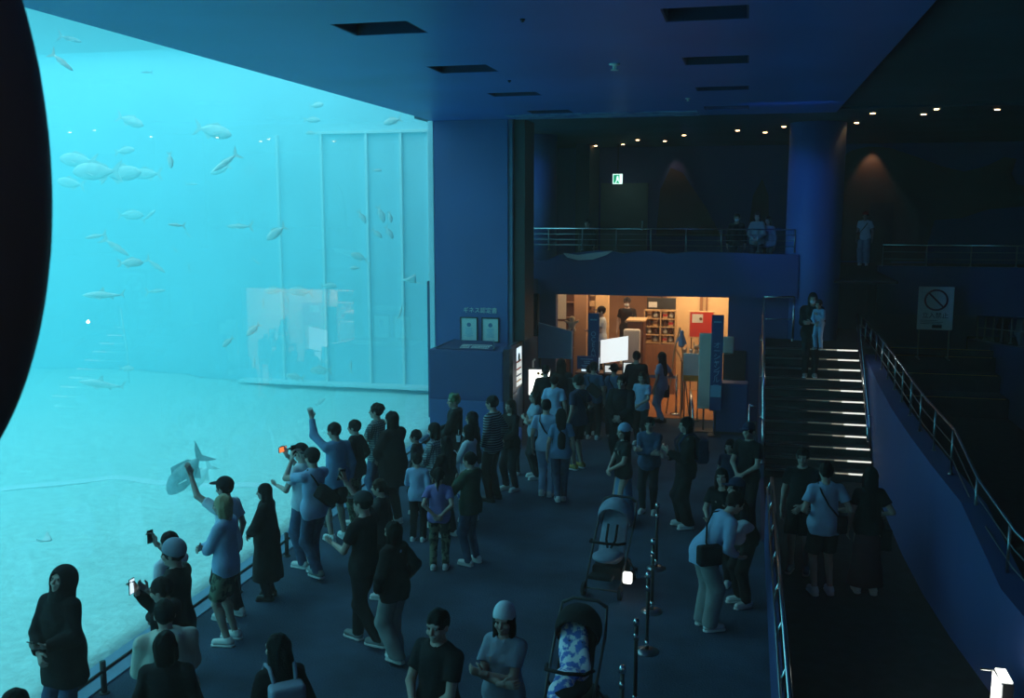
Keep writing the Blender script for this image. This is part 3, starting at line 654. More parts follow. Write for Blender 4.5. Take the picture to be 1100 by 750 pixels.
def watermat():
    m = bpy.data.materials.new('tank_water'); m.use_nodes = True; nt = m.node_tree; nt.nodes.clear()
    o = nt.nodes.new('ShaderNodeOutputMaterial'); s = nt.nodes.new('ShaderNodeVolumeScatter'); a = nt.nodes.new('ShaderNodeVolumeAbsorption'); ad = nt.nodes.new('ShaderNodeAddShader')
    s.inputs['Color'].default_value = (.30, .88, 1., 1); s.inputs['Density'].default_value = WS; s.inputs['Anisotropy'].default_value = .2
    a.inputs['Color'].default_value = (.0, .90, 1., 1); a.inputs['Density'].default_value = WA
    nt.links.new(s.outputs[0], ad.inputs[0]); nt.links.new(a.outputs[0], ad.inputs[1]); nt.links.new(ad.outputs[0], o.inputs['Volume']); return m
WS, WA = .068, .060
wt = thing1('tank_water', MB().box(TX + .01, -6.52, -5.99, TY - .01, -.3, 8.9), watermat(), 'clear blue water filling the tank', 'water', kind='stuff')
# kiosk box below the pillar
kb = empty('display_plinth', (-5.4, 19.2, 0), 0, 'dark blue boxy plinth standing below the two framed certificates', 'plinth')
MB().box(-.80, .74, -.58, .63, .99, 2.0, .01).build('body', M['blue2'], kb)
MB().box(-.79, .76, -.60, .63, 0, .985, .01).build('base_panel', M['blue'], kb)
MB().prism([(.745, -.56), (.86, -.50), (.90, -.38), (.72, .10), (.70, .62), (.60, .62)], 'z', .0, 2.04).build('metal_corner', M['steel'], kb, False)
rd = empty('reading_board', (-5.45, 18.98, 2.0), 0, 'slanted dark reading board with pale text lines on the plinth top', 'info board')
MB().hexa([(-.62, -.30, .004), (.58, -.30, .004), (.42, .30, .004), (-.38, .30, .004), (-.62, -.30, .02), (.58, -.30, .02), (.42, .30, .12), (-.38, .30, .12)]).build('board', M['navy'], rd)
MB().tube([(-.63, -.31, .03), (-.39, .31, .135)], .012, 6).build('side_bar', M['steel'], rd); MB().tube([(.59, -.31, .03), (.43, .31, .135)], .012, 6).build('side_bar', M['steel'], rd)
tl = MB()
for r_ in range(3):
    for a, b in ((-.14, .05), (.09, .46)):
        x = a
        while x < b:
            w = random.uniform(.015, .05); y0 = -.22 + r_ * .09; z0 = .022 + (y0 + .3) / .6 * .1; tl.hexa([(x, y0, z0), (x + w, y0, z0), (x + w, y0 + .045, z0 + .0075), (x, y0 + .045, z0 + .0075), (x, y0, z0 + .003), (x + w, y0, z0 + .003), (x + w, y0 + .045, z0 + .0105), (x, y0 + .045, z0 + .0105)]); x += w + .012
tl.build('text_lines', M['paper'], rd)
M['cert'] = mat('certificate_paper', (.62, .72, .70), .6, vary=.03)
for x0, x1, lb in ((-5.875, -5.535, 'left'), (-5.405, -5.065, 'right')):
    c = empty('framed_certificate', ((x0 + x1) / 2, 19.86, 2.275), 0, 'framed pale certificate with a blue seal, %s one of the pair on the pillar' % lb, 'certificate', 'framed certificates')
    w = (x1 - x0) / 2; mb = MB()
    for a, b, c0, d in ((-w - .02, w + .02, .24, .262), (-w - .02, w + .02, -.262, -.24), (-w - .02, -w, -.24, .24), (w, w + .02, -.24, .24)): mb.box(a, b, -.035, 0, c0, d)
    mb.build('frame', M['black'], c); MB().box(-w, w, -.02, 0, -.24, .24).build('sheet', M['cert'], c)
    MB().tube([(0, -.020, .10), (0, -.024, .10)], .045, 20).build('seal', M['c_blue'], c)
    tm = MB()
    for k in range(9): ww = random.uniform(.04, .10); tm.box(-ww, ww, -.0225, -.02, .02 - k * .022, .028 - k * .022)
    tm.build('text_lines', M['greyblue'], c)
tag(text('wall_lettering', 'ギネス認定書', .125, M['cert'], None, (-5.46, 19.85, 2.68), FRONT), 'pale wall lettering reading ギネス認定書 above the certificates', 'lettering')
# poster on the side of the plinth, lit from behind
po = empty('lit_poster', (-4.70, 20.3, 0), 0, 'tall backlit poster on the side of the pillar', 'poster')
MB().box(-.04, .0, -.42, .20, .98, 1.98, .01).build('frame', M['black'], po); MB().box(.0, .008, -.38, .15, 1.05, 1.87).build('screen', M['e_soft'], po)
for z0, z1, m in ((1.62, 1.88, 'e_screen'), (1.56, 1.60, 'red'), (1.40, 1.44, 'red'), (1.26, 1.30, 'c_blue'), (1.14, 1.18, 'yellow')): MB().box(.008, .011, -.34, .08, z0, z1).build('print', M[m], po)
MB().tube([(.008, -.12, 1.66), (.012, -.12, 1.66)], .10, 14).build('print', M['c_olive'], po)
# shop front wall with its opening, balcony above
WY = 22.6
struct('wall_shop_front', MB().box(-6.4, -4.36, WY, WY + .25, 0, 3.2).box(-.38, 1.1, WY, WY + .25, 0, 3.2).box(-4.36, -.38, WY, WY + .25, 2.86, 3.2), M['blue2'])
struct('wall_under_balcony', MB().box(1.1, 2.88, 25.01, 25.25, 0, 3.2), M['navy'])
struct('floor_balcony', MB().box(-6.4, 3.2, 22.55, 30.5, 3.2, 3.25).box(3.2, 11.7, 26.2, 30.5, 3.2, 3.25), M['carpet_dark'])
top = [(-5.35, 3.72), (-5.0, 3.68), (-4.75, 3.60), (-4.55, 3.62), (-4.3, 3.74), (-3.9, 3.80), (-3.4, 3.86), (-3.1, 3.86), (-2.75, 3.80), (-2.4, 3.86), (-2.05, 3.86), (-1.7, 3.80), (-1.2, 3.86), (-.2, 3.84), (.25, 3.82), (1.1, 3.82)]
struct('wall_balcony', MB().prism([(-5.35, 2.84)] + [(1.1, 2.84)] + top[::-1], 'y', 22.38, 22.55), M['blue2'])
struct('wall_balcony_right', MB().box(3.2, 11.7, 26.0, 26.2, 2.2, 3.40), M['blue2'])
bn = thing1('draped_cloth', MB().prism([(-4.15, 3.80), (-4.05, 3.70), (-3.8, 3.64), (-3.45, 3.66), (-3.15, 3.76), (-3.0, 3.86), (-3.4, 3.82), (-3.8, 3.76)], 'y', 22.34, 22.375), M['grey'], 'pale drape sagging over the balcony edge below the exit sign', 'drape')
def railing(name, pts, hgt, posts, nb, label, m='steel_dk', r=.024, grp=None, base=None, cat='railing'):
    o = pts[0]; e = empty(name, o, 0, label, cat, grp)
    L = [tuple(np.array(p, float) - np.array(o, float)) for p in pts]
    def at(t):
        seg = [np.linalg.norm(np.array(L[i + 1]) - np.array(L[i])) for i in range(len(L) - 1)]; T = sum(seg) * t
        for i, s_ in enumerate(seg):
            if T <= s_ + 1e-6 or i == len(seg) - 1: return np.array(L[i]) + (np.array(L[i + 1]) - np.array(L[i])) * (T / max(s_, 1e-6))
            T -= s_
    MB().tube([(p[0], p[1], p[2] + hgt) for p in L], r, 10).build('top_rail', M['steel'] if m == 'steel_dk' else M[m], e, True)
    for k in range(nb): z = hgt * (k + 1) / (nb + 1); MB().tube([(p[0], p[1], p[2] + z) for p in L], r * .45, 6).build('bar', M[m], e, True)
    for k in range(posts):
        p = at(k / (posts - 1)) if posts > 1 else L[0]
        MB().tube([(p[0], p[1], p[2]), (p[0], p[1], p[2] + hgt)], r * .9, 8).cyl((p[0], p[1]), r * 1.8, p[2], p[2] + .02, 10).build('post', M[m], e, True)
    return e
railing('balcony_railing', [(-5.3, 22.48, 3.86), (1.0, 22.48, 3.86)], .50, 9, 3, 'steel railing with thin bars on top of the shop balcony', r=.017)
railing('balcony_railing', [(3.3, 26.1, 3.40), (7.9, 26.1, 3.40), (11.5, 26.1, 3.4)], .52, 9, 2, 'steel railing on the far right balcony in front of the mural', r=.018)
struct('pillar_main', MB().cyl((1.42, 22.95), .60, 0, CZ + .05, 48), M['blue'], smooth=True)
struct('pillar_far', MB().cyl((-5.3, 25.0), .47, 3.2, CZ + .05, 40), M['blue'], smooth=True)
cs = empty('column_speaker', (-4.84, 21.9, 4.0), 0, 'slim black column loudspeaker fixed at the left end of the shop balcony', 'loudspeaker')
MB().box(-.045, .055, -.05, .05, -.05, .95, .012).build('cabinet', M['black'], cs); MB().box(-.035, .045, -.056, -.0505, .02, .90).build('grille', M['c_char'], cs)
MB().tube([(0, .02, -.05), (0, .02, -1.1)], .016, 8).build('pole', M['steel_dk'], cs, True); MB().tube([(0, .02, -.5), (0, .47, -.5)], .016, 8).build('bracket', M['black'], cs, True)
# balcony level: doors, mural, exit sign
struct('wall_balcony_pier', MB().box(-4.95, -4.55, 28.6, 30.5, 3.25, CZ + .05), M['black'])
d = empty('door_1', (-3.75, 30.45, 3.25), 0); d['kind'] = 'structure'
MB().box(-.72, .72, -.06, .05, 0, 2.35).build('door_panel', M['greydoor'], d); MB().box(.55, .60, -.12, -.06, .9, 1.2).build('door_handle', M['steel'], d)
d = empty('door_2', (3.75, 30.45, 3.25), 0); d['kind'] = 'structure'
MB().box(-.32, .32, -.06, .05, 0, 1.75).build('door_panel', M['black'], d); MB().box(-.26, -.22, -.12, -.06, .8, 1.0).build('door_handle', M['steel'], d)
ex = empty('exit_sign', (-3.72, 28.6, 5.67), 0, 'lit green and white exit sign hanging over the balcony door', 'exit sign')
MB().box(-.15, .15, -.04, .04, -.15, .15, .01).build('box', M['white'], ex); MB().box(-.14, .14, -.048, -.0405, -.14, .14).build('lit_face', M['e_exit'], ex)
MB().box(-.12, .06, -.052, -.049, -.12, .12).build('doorway', M['e_exitg'], ex)
rf = MB().box(-.02, .02, -.056, -.053, .05, .085).box(-.03, .03, -.056, -.053, -.03, .045); rf.hexa([(-.03, -.056, -.03), (0, -.056, -.03), (-.05, -.056, -.11), (-.075, -.056, -.11), (-.03, -.053, -.03), (0, -.053, -.03), (-.05, -.053, -.11), (-.075, -.053, -.11)]).hexa([(0, -.056, -.03), (.03, -.056, -.03), (.07, -.056, -.09), (.045, -.056, -.09), (0, -.053, -.03), (.03, -.053, -.03), (.07, -.053, -.09), (.045, -.053, -.09)]).build('running_figure', M['e_exit'], ex)
MB().tube([(0, 0, .15), (0, 0, CZ + .06 - 5.67)], .012, 6).build('hanger', M['black'], ex)
mu = [(2.5, 3.3), (2.5, 6.30), (2.85, 6.50), (3.3, 6.60), (3.9, 6.55), (4.6, 6.30), (5.3, 6.02), (5.9, 5.86), (6.5, 6.02), (6.95, 6.26), (7.25, 6.20), (7.15, 5.80), (7.3, 5.5), (7.9, 5.35), (7.7, 4.9), (6.6, 4.8), (5.9, 4.55), (5.2, 4.5), (5.0, 3.6), (5.0, 3.3)]
thing1('wall_mural', MB().prism(mu, 'y', 30.42, 30.498), M['mural'], 'large brown whale shaped relief panel on the far right wall', 'mural')
thing1('wall_relief', MB().prism([(-2.75, 4.0), (-2.65, 5.4), (-2.35, 6.05), (-2.0, 5.9), (-1.3, 4.9), (-.85, 4.1), (-.5, 4.0)], 'y', 30.40, 30.498), M['mural'], 'dim brown slanted relief panel on the wall right of the exit door', 'wall panel')
thing1('wall_relief', MB().prism([(.0, 4.1), (.1, 5.2), (.35, 5.7), (.55, 5.2), (.6, 4.1)], 'y', 30.40, 30.498), M['mural'], 'narrow pointed brown relief panel left of the round pillar', 'wall panel')
for i, (x, y, k) in enumerate([(2.22, 22.96, 'just right of the round pillar, lower one'), (2.3, 20.77, 'just right of the round pillar, upper one'), (3.31, 21.23, 'fifth from the right edge'), (3.37, 20.2, 'upper one of the pair over the mural'), (4.5, 20.55, 'rightmost'), (.71, 23.62, 'touching the round pillar on its left'), (.32, 25.24, 'second left of the round pillar'), (-.33, 24.48, 'third left of the round pillar'), (-1.67, 25.72, 'above the slanted relief panel'), (-2.32, 27.72, 'right of the exit sign'), (-3.01, 27.17, 'just right above the exit sign'), (-3.62, 28.9, 'above the exit sign'), (-4.48, 29.29, 'leftmost')]):
    L_ = empty('downlight', (x, y, CZ + .06), 0, 'small warm ceiling downlight, ' + k, 'downlight', 'downlights in the far ceiling')
    MB().lathe([(.075, -.02), (.075, 0), (.05, 0), (.05, -.012)], n=16).build('ring', M['steel_dk'], L_)
    MB().cyl((0, 0), .045, -.03, -.013, 16).build('lamp', M['e_warm'], L_)
# ------------------------------------------------------------------ stairs
st = empty('staircase', (1.37, 17.8, 0), 0, 'dark staircase of twelve steps with bright metal nosings', 'stairs')
NS = 12
for i in range(NS):
    y0 = .3 * i; z1 = .16 * (i + 1)
    MB().box(-.95, .93, y0, .3 * NS, .16 * i, z1).build('step', M['carpet_dark'], st)
    MB().box(-.93, .91, y0 - .012, y0 + .035, z1, z1 + .006).box(-.93, .91, y0 - .014, y0 - .001, z1 - .03, z1 + .006).build('nosing', M['steel_dk'], st)
    MB().box(.50, .91, y0 - .020, y0 - .0145, z1 - .024, z1 + .004).build('nosing_glow', M['e_step'], st); MB().box(.28, .50, y0 - .020, y0 - .0145, z1 - .018, z1 + .003).build('nosing_glow', M['e_step2'], st); MB().box(-.15, .28, y0 - .020, y0 - .0145, z1 - .010, z1 + .001).build('nosing_glow', M['e_step3'], st)  # glowing strips stand in for light caught on the nosings, fading leftward
struct('floor_landing', MB().box(.42, 3.0, 17.8 + .3 * NS, 25.0, 0, .16 * NS - .002), M['carpet_dark'])
struct('wall_stair_left', MB().prism([(14.2, 0), (14.2, .02), (17.6, .02), (17.6, .25), (21.4, 2.0), (25, 2.0), (25, 0)], 'x', .34, .41), M['navy'])
RW = [(2.62, 24.8), (2.46, 21.6), (2.32, 18.1), (2.26, 15.9), (2.25, 14.1), (2.29, 12.6), (2.38, 11.3), (2.52, 10.), (2.80, 8.6), (3.15, 7.2), (3.7, 5.5)]
RZ = [2.0, 1.80, 1.75, 1.73, 1.72, 1.68, 1.60, 1.12, .9, .85, .85]
V = []; F = []
for (x, y), z in zip(RW, RZ): V += [(x, y, 0), (x, y, z), (x + .26, y, z), (x + .26, y, 0)]
for i in range(len(RW) - 1):
    for k in range(4): F.append((i * 4 + k, i * 4 + (k + 1) % 4, i * 4 + 4 + (k + 1) % 4, i * 4 + 4 + k))
F += [(0, 1, 2, 3), tuple(len(V) - 4 + k for k in (3, 2, 1, 0))]
wr = mesh_obj('wall_ramp', V, F, M['blue2'], None, False); wr['kind'] = 'structure'
bpts = [(2.62, 23.8, 1.80), (2.58, 20, 1.76), (2.50, 16.9, 1.73), (2.42, 14.1, 1.70), (2.45, 12.2, 1.66), (2.53, 11.2, 1.32), (2.64, 10.1, 1.12), (2.93, 8.6, .9), (3.3, 7.2, .85)]
railing('ramp_railing', bpts, .56, 17, 2, 'long steel railing running down along the top of the blue side wall', r=.018)
hr_ = empty('wall_handrail', (2.2, 17.8, 0), 0, 'steel handrail on the right side of the staircase with light beneath', 'handrail')
MB().tube([(.0, .25, .70), (.0, .4, .95), (.08, 3.7, 2.62)], .026, 10).build('rail', M['steel'], hr_, True)
for t in (.1, .5, .9): MB().tube([(.0 + .08 * t, .4 + 3.3 * t, .95 + 1.67 * t), (.09 + .1 * t, .4 + 3.3 * t, .88 + 1.67 * t)], .012, 6).build('bracket', M['steel'], hr_)
MB().tube([(.03, .45, .925), (.10, 3.65, 2.57)], .008, 6).build('light_strip', M['e_blue'], hr_)
lr = railing('stair_railing', [(.375, 17.7, .28), (.375, 21.4, 2.02)], .80, 4, 1, 'tall steel railing on the left side of the staircase', 'steel', .03)
railing('landing_railing', [(.375, 21.5, 2.0), (1.0, 21.6, 2.0)], .95, 2, 1, 'short steel railing closing the stair landing beside the round pillar', 'steel', .025)
p_ = empty('handrail_post', (.14, 19.6, 0), 0, 'slim upright steel post left of the staircase', 'post')
MB().tube([(0, 0, 0), (0, 0, .98)], .022, 8).cyl((0, 0), .06, 0, .015).build('pole', M['steel'], p_, True); MB().tube([(0, 0, .95), (.12, 0, .93)], .016, 8).build('arm', M['steel'], p_, True)
# low partition with rail between the hall and the stair lane
pt = empty('partition_rail', (.40, 10.3, 0), 0, 'waist high partition with a steel rail and small posts along the stair lane', 'partition')
MB().box(-.03, .03, -4.3, 3.7, .02, .78, .01).build('panel', M['blue2'], pt)
MB().tube([(.04, -4.3, 1.0), (.04, 3.75, 1.0)], .024, 10).build('rail', M['steel'], pt, True)
MB().tube([(-.02, -4.3, .86), (-.02, 3.75, .86)], .012, 8).build('lower_rail', M['steel_dk'], pt, True)
for k in range(9): y = -4.2 + k * .98; MB().tube([(0, y, .02), (0, y, .90), (.04, y, 1.0)], .016, 8).build('post', M['steel'], pt, True)
sh_ = empty('shop_handrail', (-1.12, 20.3, 0), 0, 'short bent steel handrail on the floor right of the shop queue', 'handrail')
MB().tube([(-.02, 1.5, 0), (-.02, 1.5, .82), (.02, .9, .86), (.12, -.2, .78), (.14, -.3, .5), (.14, -.3, 0)], .025, 10).build('rail', M['steel'], sh_, True)
# crowd posts
for y, x, k in ((12.75, -1.06, 'farthest from the camera'), (11.3, -.98, 'second farthest'), (10.2, -.93, 'middle one of the row'), (8.95, -.92, 'second nearest'), (7.95, -.93, 'nearest to the camera')):
    p = empty('barrier_post', (x, y, 0), 0, 'slim dark crowd barrier post, %s' % k, 'barrier post', 'crowd barrier posts')
    MB().lathe([(.13, 0), (.13, .012), (.06, .03), (.02, .035)], n=20).build('base', M['steel_dk'], p, True)
    MB().tube([(0, 0, .03), (0, 0, .84)], .020, 10).build('pole', M['black'], p, True); MB().lathe([(.02, .84), (.032, .85), (.032, .89), (.018, .91)], n=14).build('cap', M['steel'], p, True)
    MB().tube([(0, 0, .06), (0, 0, .13)], .024, 10).build('collar', M['steel'], p, True); MB().tube([(0, 0, .70), (0, 0, .76)], .024, 10).build('collar', M['steel'], p, True)
# right side: stands, tiers and low wall
struct('wall_right_low', MB().prism([(17, 0), (17, 2.0), (23.3, 1.78), (26, 1.5), (29, 1.26), (29, 0)], 'x', 6.0, 6.28), M['blue2'])
struct('floor_right', MB().box(6.28, 11.7, 17, 30.5, 0, 1.15), M['carpet_dark'])
tr = empty('tiered_steps', (4.4, 24.2, 0), 0, 'broad dim carpeted steps with orange edges behind the ramp railing', 'steps')
for k, (y, z) in enumerate(((0, .45), (.9, .85), (1.5, 1.2), (1.75, 1.35))):
    MB().box(-1.5, 1.58, y, 1.78, z - .45 if k == 0 else 0.0, z).build('step', M['carpet_dark'], tr); MB().box(-1.3, 1.5, y - .01, y + .03, z + .001, z + .008).build('edge_strip', M['yellow'], tr)
railing('low_fence', [(6.14, 28.6, 1.32), (6.14, 23.4, 1.80), (6.14, 19, 2.0)], .62, 12, 1, 'row of steel posts and rail on the low blue wall at far right')
sg = empty('no_entry_sign', (4.45, 25.2, 1.2), 0, 'white board with a red crossed circle and 立入禁止', 'sign')
MB().box(-.40, .40, -.02, .02, .72, 1.76, .008).build('board', M['cert'], sg)
for sx in (-1, 1): MB().tube([(.34 * sx, .03, .02), (.34 * sx, .03, 1.1)], .018, 8).tube([(.34 * sx, -.25, .02), (.34 * sx, .28, .02)], .018, 8).build('leg', M['steel_dk'], sg, True)
M['signred'] = mat('sign_red', (.18, .02, .02), .6)
MB().tube([(.25 * math.cos(a), -.026, 1.44 + .24 * math.sin(a)) for a in np.linspace(0, 2 * PI, 33)[:-1]], .024, 6, True).build('ring', M['signred'], sg, True)
MB().tube([(-.17, -.026, 1.61), (.17, -.026, 1.27)], .022, 6).build('slash', M['signred'], sg)
text('lettering', '立入禁止', .15, M['c_char'], sg, (0, -.023, 1.06), FRONT)
tl = MB(); [tl.box(-.33, -.33 + random.uniform(.3, .6), -.024, -.02, .94 - k * .04, .95 - k * .04) for k in range(3)]; tl.build('text_lines', M['c_char'], sg)
MB().box(-.06, .16, -.024, -.02, .76, .84).build('black_bar', M['c_black'], sg)
# bright lamp box on the ramp wall at bottom right
wl = empty('wall_lamp', (2.50, 9.45, 0), 0, 'bright white lamp box with a thin bracket low on the ramp wall', 'lamp')
MB().box(-.13, -.02, -.30, .02, .08, .54, .01).build('housing', M['steel_dk'], wl); MB().box(-.14, -.131, -.27, .0, .12, .52).build('lit_face', M['e_lamp'], wl)
MB().box(-.12, -.03, -.27, .0, .541, .552).build('lit_face', M['e_lamp'], wl)
MB().tube([(-.12, .02, .52), (-.24, .02, .52)], .012, 6).tube([(-.13, -.05, .24), (-.24, -.05, .24), (-.24, -.5, .24)], .012, 6).build('bracket', M['steel'], wl)
# large dark rounded housing hanging beside the camera
hs_ = empty('hanging_housing', (-1.16, 1.08, 4.87), math.radians(30), 'large black rounded housing hanging out of focus at the left edge', 'housing')
M['housing'] = mat('housing_black', (.10, .105, .11), .6, vary=.05)
v, f = S().ell((0, 0, 0), (.24, .22, .51), .01).mesh(.02); sobj('shell', (v, f), M['housing'], hs_)
MB().cyl((0, 0), .02, .44, 1.6, 12).build('rod', M['black'], hs_)
# ------------------------------------------------------------------ the shop
struct('floor_shop', MB().box(-6.4, .1, 22.45, 28.0, 0, .012), M['shopfloor'])
struct('wall_shop_back', MB().box(-6.4, .1, 28.0, 28.2, 0, 3.2), M['brownwall'])
struct('wall_shop_right', MB().box(.1, .3, 22.86, 28.2, 0, 3.2), M['cream'])
struct('wall_shop_left', MB().box(-6.6, -6.4, 22.86, 28.2, 0, 3.2), M['wood'])
struct('wall_shop_panel', MB().box(-2.05, .1, 26.2, 26.35, 0, 3.19), M['cream'])
struct('ceiling_shop', MB().box(-6.4, .1, 22.86, 28.0, 3.10, 3.19), M['brownwall'])
struct('trim_6', MB().box(-1.18, -1.10, 26.12, 26.2, 1.3, 3.1).box(-1.02, -.98, 26.14, 26.2, 1.3, 3.1), M['wood'])
def sign_stand(x, y, z0, z1, w, body, label, m='blue2'):
    e = empty('banner_sign', (x, y, 0), 0, label, 'banner sign', 'upright banners at the shop entrance')
    MB().box(-w, w, -.03, .03, z0, z1, .006).build('panel', M[m], e)
    MB().box(-w * 1.1, w * 1.1, -.16, .16, 0, .03, .01).build('base', M['black'], e); MB().tube([(0, .02, .02), (0, .02, z0 + .1)], .02, 8).build('pole', M['black'], e)
    text('lettering', list(body), .15, M['c_lt'], e, (0, -.036, (z0 + z1) / 2 - .05), FRONT, vertical=True)
    tl = MB(); tl.box(-w * .6, w * .6, -.034, -.03, z1 - .16, z1 - .13); tl.build('text_lines', M['greyblue'], e)
    return e
sign_stand(-3.30, 21.6, .55, 2.50, .125, 'OCEAN BLUE', 'dark blue banner reading OCEAN BLUE, left one beside the white screen')
e = sign_stand(-.56, 20.9, .55, 2.60, .125, 'オーシャンブルー', 'dark blue banner オーシャンブルー, right one in front of the grey board')
MB().box(-.11, .11, -.034, -.03, .85, 1.1).build('print', M['blue_pale'], e)
bpl = empty('blue_plinth', (-.24, 21.12, 0), 0, 'deep blue block behind the foot of the right banner', 'plinth')
MB().box(-.36, .34, -.05, .35, .06, 1.12, .01).build('body', M['blue2'], bpl); MB().box(-.33, .31, -.03, .33, 0, .06).build('plinth_foot', M['black'], bpl)
thing1('wall_black_panel', MB().box(-.46, .04, 22.55, 22.598, .80, 1.62, .006), M['black'], 'black square panel on the blue wall right of the banner', 'panel')  # plain black panel, not a display
gb = empty('grey_partition', (-.70, 21.3, 0), 0, 'tall grey partition board with a side wing behind the right banner', 'partition')
MB().box(-.25, .02, -.02, .02, .5, 2.16, .008).build('board', M['beige_board'], gb); MB().box(.25, .48, -.02, .02, 1.74, 2.10, .02).build('wing', M['beige_board'], gb); MB().box(.02, .25, .0, .02, 1.80, 2.05).build('crossbar', M['beige_board'], gb)
MB().box(-.30, .1, -.2, .2, 0, .03).build('base', M['black'], gb); MB().tube([(-.12, .0, .03), (-.12, .0, .5)], .02).build('pole', M['black'], gb)
bp = empty('blue_partition', (-4.2, 21.75, 0), 0, 'grey blue slanted partition board left of the shop opening', 'partition')
MB().prism([(-.40, 1.42), (.38, 1.42), (.38, 2.06), (-.40, 2.24)], 'y', -.02, .02).build('board', M['greyblue'], bp)
for x in (-.36, .34): MB().tube([(x, .03, 0), (x, .03, 1.6)], .02).build('leg', M['black'], bp)
tv = empty('black_screen', (-4.85, 21.55, 2.43), 0, 'large black switched off screen on the wall left of the shop', 'screen')
MB().box(-.29, .29, -.04, .04, -.48, .49, .01).build('frame', M['black'], tv); MB().box(-.27, .27, -.046, -.0405, -.46, .47).build('glass', M['blackgloss'], tv); MB().tube([(0, .04, 0), (0, 1.0, .0)], .03, 8).build('wall_arm', M['black'], tv)
ws = empty('white_screen', (-2.865, 21.86, 0), math.radians(4), 'glowing white board standing before the shop counter', 'screen')
MB().hexa([(-.31, -.02, 1.33), (.31, -.02, 1.43), (.31, .02, 1.43), (-.31, .02, 1.33), (-.31, -.02, 1.86), (.31, -.02, 1.97), (.31, .02, 1.97), (-.31, .02, 1.86)]).build('lit_face', M['e_white'], ws)
for x in (-.22, .2): MB().tube([(x, .03, 0), (x, .03, 1.5)], .015).build('leg', M['black'], ws)
MB().box(-.3, .3, -.15, .2, 0, .03).build('base', M['black'], ws)
# service counter
ct = empty('service_counter', (-3.3, 22.32, 0), 0, 'dark service counter with lit sheets at the shop front', 'counter')
MB().box(-.45, 1.0, -.20, .25, 0, 1.02, .01).build('cabinet', M['black'], ct); MB().box(-.5, 1.05, -.24, .27, 1.02, 1.06, .01).build('counter_top', M['wood_dk'], ct)
for i, (x, y, w, hgt, lb, m_) in enumerate([(-3.46, 22.2, .22, .36, 'large lit sheet under the small blue notice on the counter', 'e_screen'), (-3.0, 22.2, .14, .20, 'small lit tilted sheet below the white screen', 'e_soft'), (-2.55, 22.2, .16, .26, 'lit sheet at the right end of the counter', 'e_soft')]):
    q = empty('lit_menu', (x, y, 1.06), 0, lb, 'menu board'); MB().hexa([(-w, -.02, 0), (w, -.02, 0), (w, .02, 0), (-w, .02, 0), (-w, .06, hgt), (w, .06, hgt), (w, .10, hgt), (-w, .10, hgt)]).build('frame', M['black'], q)
    MB().hexa([(-w * .93, -.024, .02), (w * .93, -.024, .02), (w * .93, -.019, .02), (-w * .93, -.019, .02), (-w * .93, .054, hgt - .02), (w * .93, .054, hgt - .02), (w * .93, .059, hgt - .02), (-w * .93, .059, hgt - .02)]).build('screen', M[m_], q)
nb = empty('blue_notice', (-3.39, 21.25, 0), 0, 'small dark blue notice with pale text lines standing on the counter', 'notice')
MB().box(-.22, .22, -.015, .015, 1.28, 1.58, .006).build('board', M['blue2'], nb); MB().tube([(0, .02, 0), (0, .02, 1.4)], .012).cyl((0, .02), .12, 0, .02).build('stand', M['black'], nb, True)
tl = MB(); [tl.box(-w, w, -.019, -.015, z, z + .018) for w, z in ((.14, 1.50), (.07, 1.45), (.06, 1.41), (.12, 1.36), (.10, 1.33))]; tl.build('text_lines', M['c_lt'], nb)
# bright advertising light box on the left
lb = empty('light_box', (-4.36, 20.75, 0), math.radians(8), 'very bright white light box standing left of the queue', 'light box')
MB().box(-.25, .25, -.05, .05, .74, 1.34, .01).build('case', M['steel_dk'], lb); MB().box(-.23, .23, -.058, -.0505, .76, 1.32).build('lit_face', M['e_lamp'], lb)
for x, z, m_ in ((-.02, 1.24, 'yellow'), (.06, 1.22, 'yellow'), (-.06, .92, 'e_orange'), (-.10, .84, 'e_blue')): MB().tube([(x, -.058, z), (x, -.062, z)], .035, 10).build('print', M[m_], lb)
MB().box(-.2, .2, -.12, .12, 0, .03).tube([(0, 0, .03), (0, 0, .75)], .03, 8).build('stand', M['black'], lb); MB().tube([(-.14, 0, 1.36), (-.14, 0, 1.5), (-.10, -.06, 1.55)], .02, 8).build('small_lamp', M['white'], lb)
# plush figure on a pole
pf = empty('plush_ornament', (-4.04, 23.0, -.10), 0, 'small pale plush ornament on a slim blue pole at the shop entrance', 'ornament')
s_ = S().ell((0, 0, 2.30), (.075, .06, .07), .02).ell((0, 0, 2.16), (.09, .07, .09), .02).cone((-.06, 0, 2.2), (-.15, -.02, 2.24), .03, .03, .02).cone((.06, 0, 2.2), (.15, -.02, 2.26), .03, .03, .02).cone((-.04, 0, 2.1), (-.07, -.05, 2.03), .03, .03, .02).cone((.04, 0, 2.1), (.07, -.05, 2.03), .03, .03, .02)
sobj('plush_body', s_.mesh(.014, .004, 3), M['plush'], pf); MB().tube([(0, 0.03, 0), (0, .03, 2.1)], .022, 8).cyl((0, .03), .14, 0, .02).build('pole', M['blue'], pf, True)
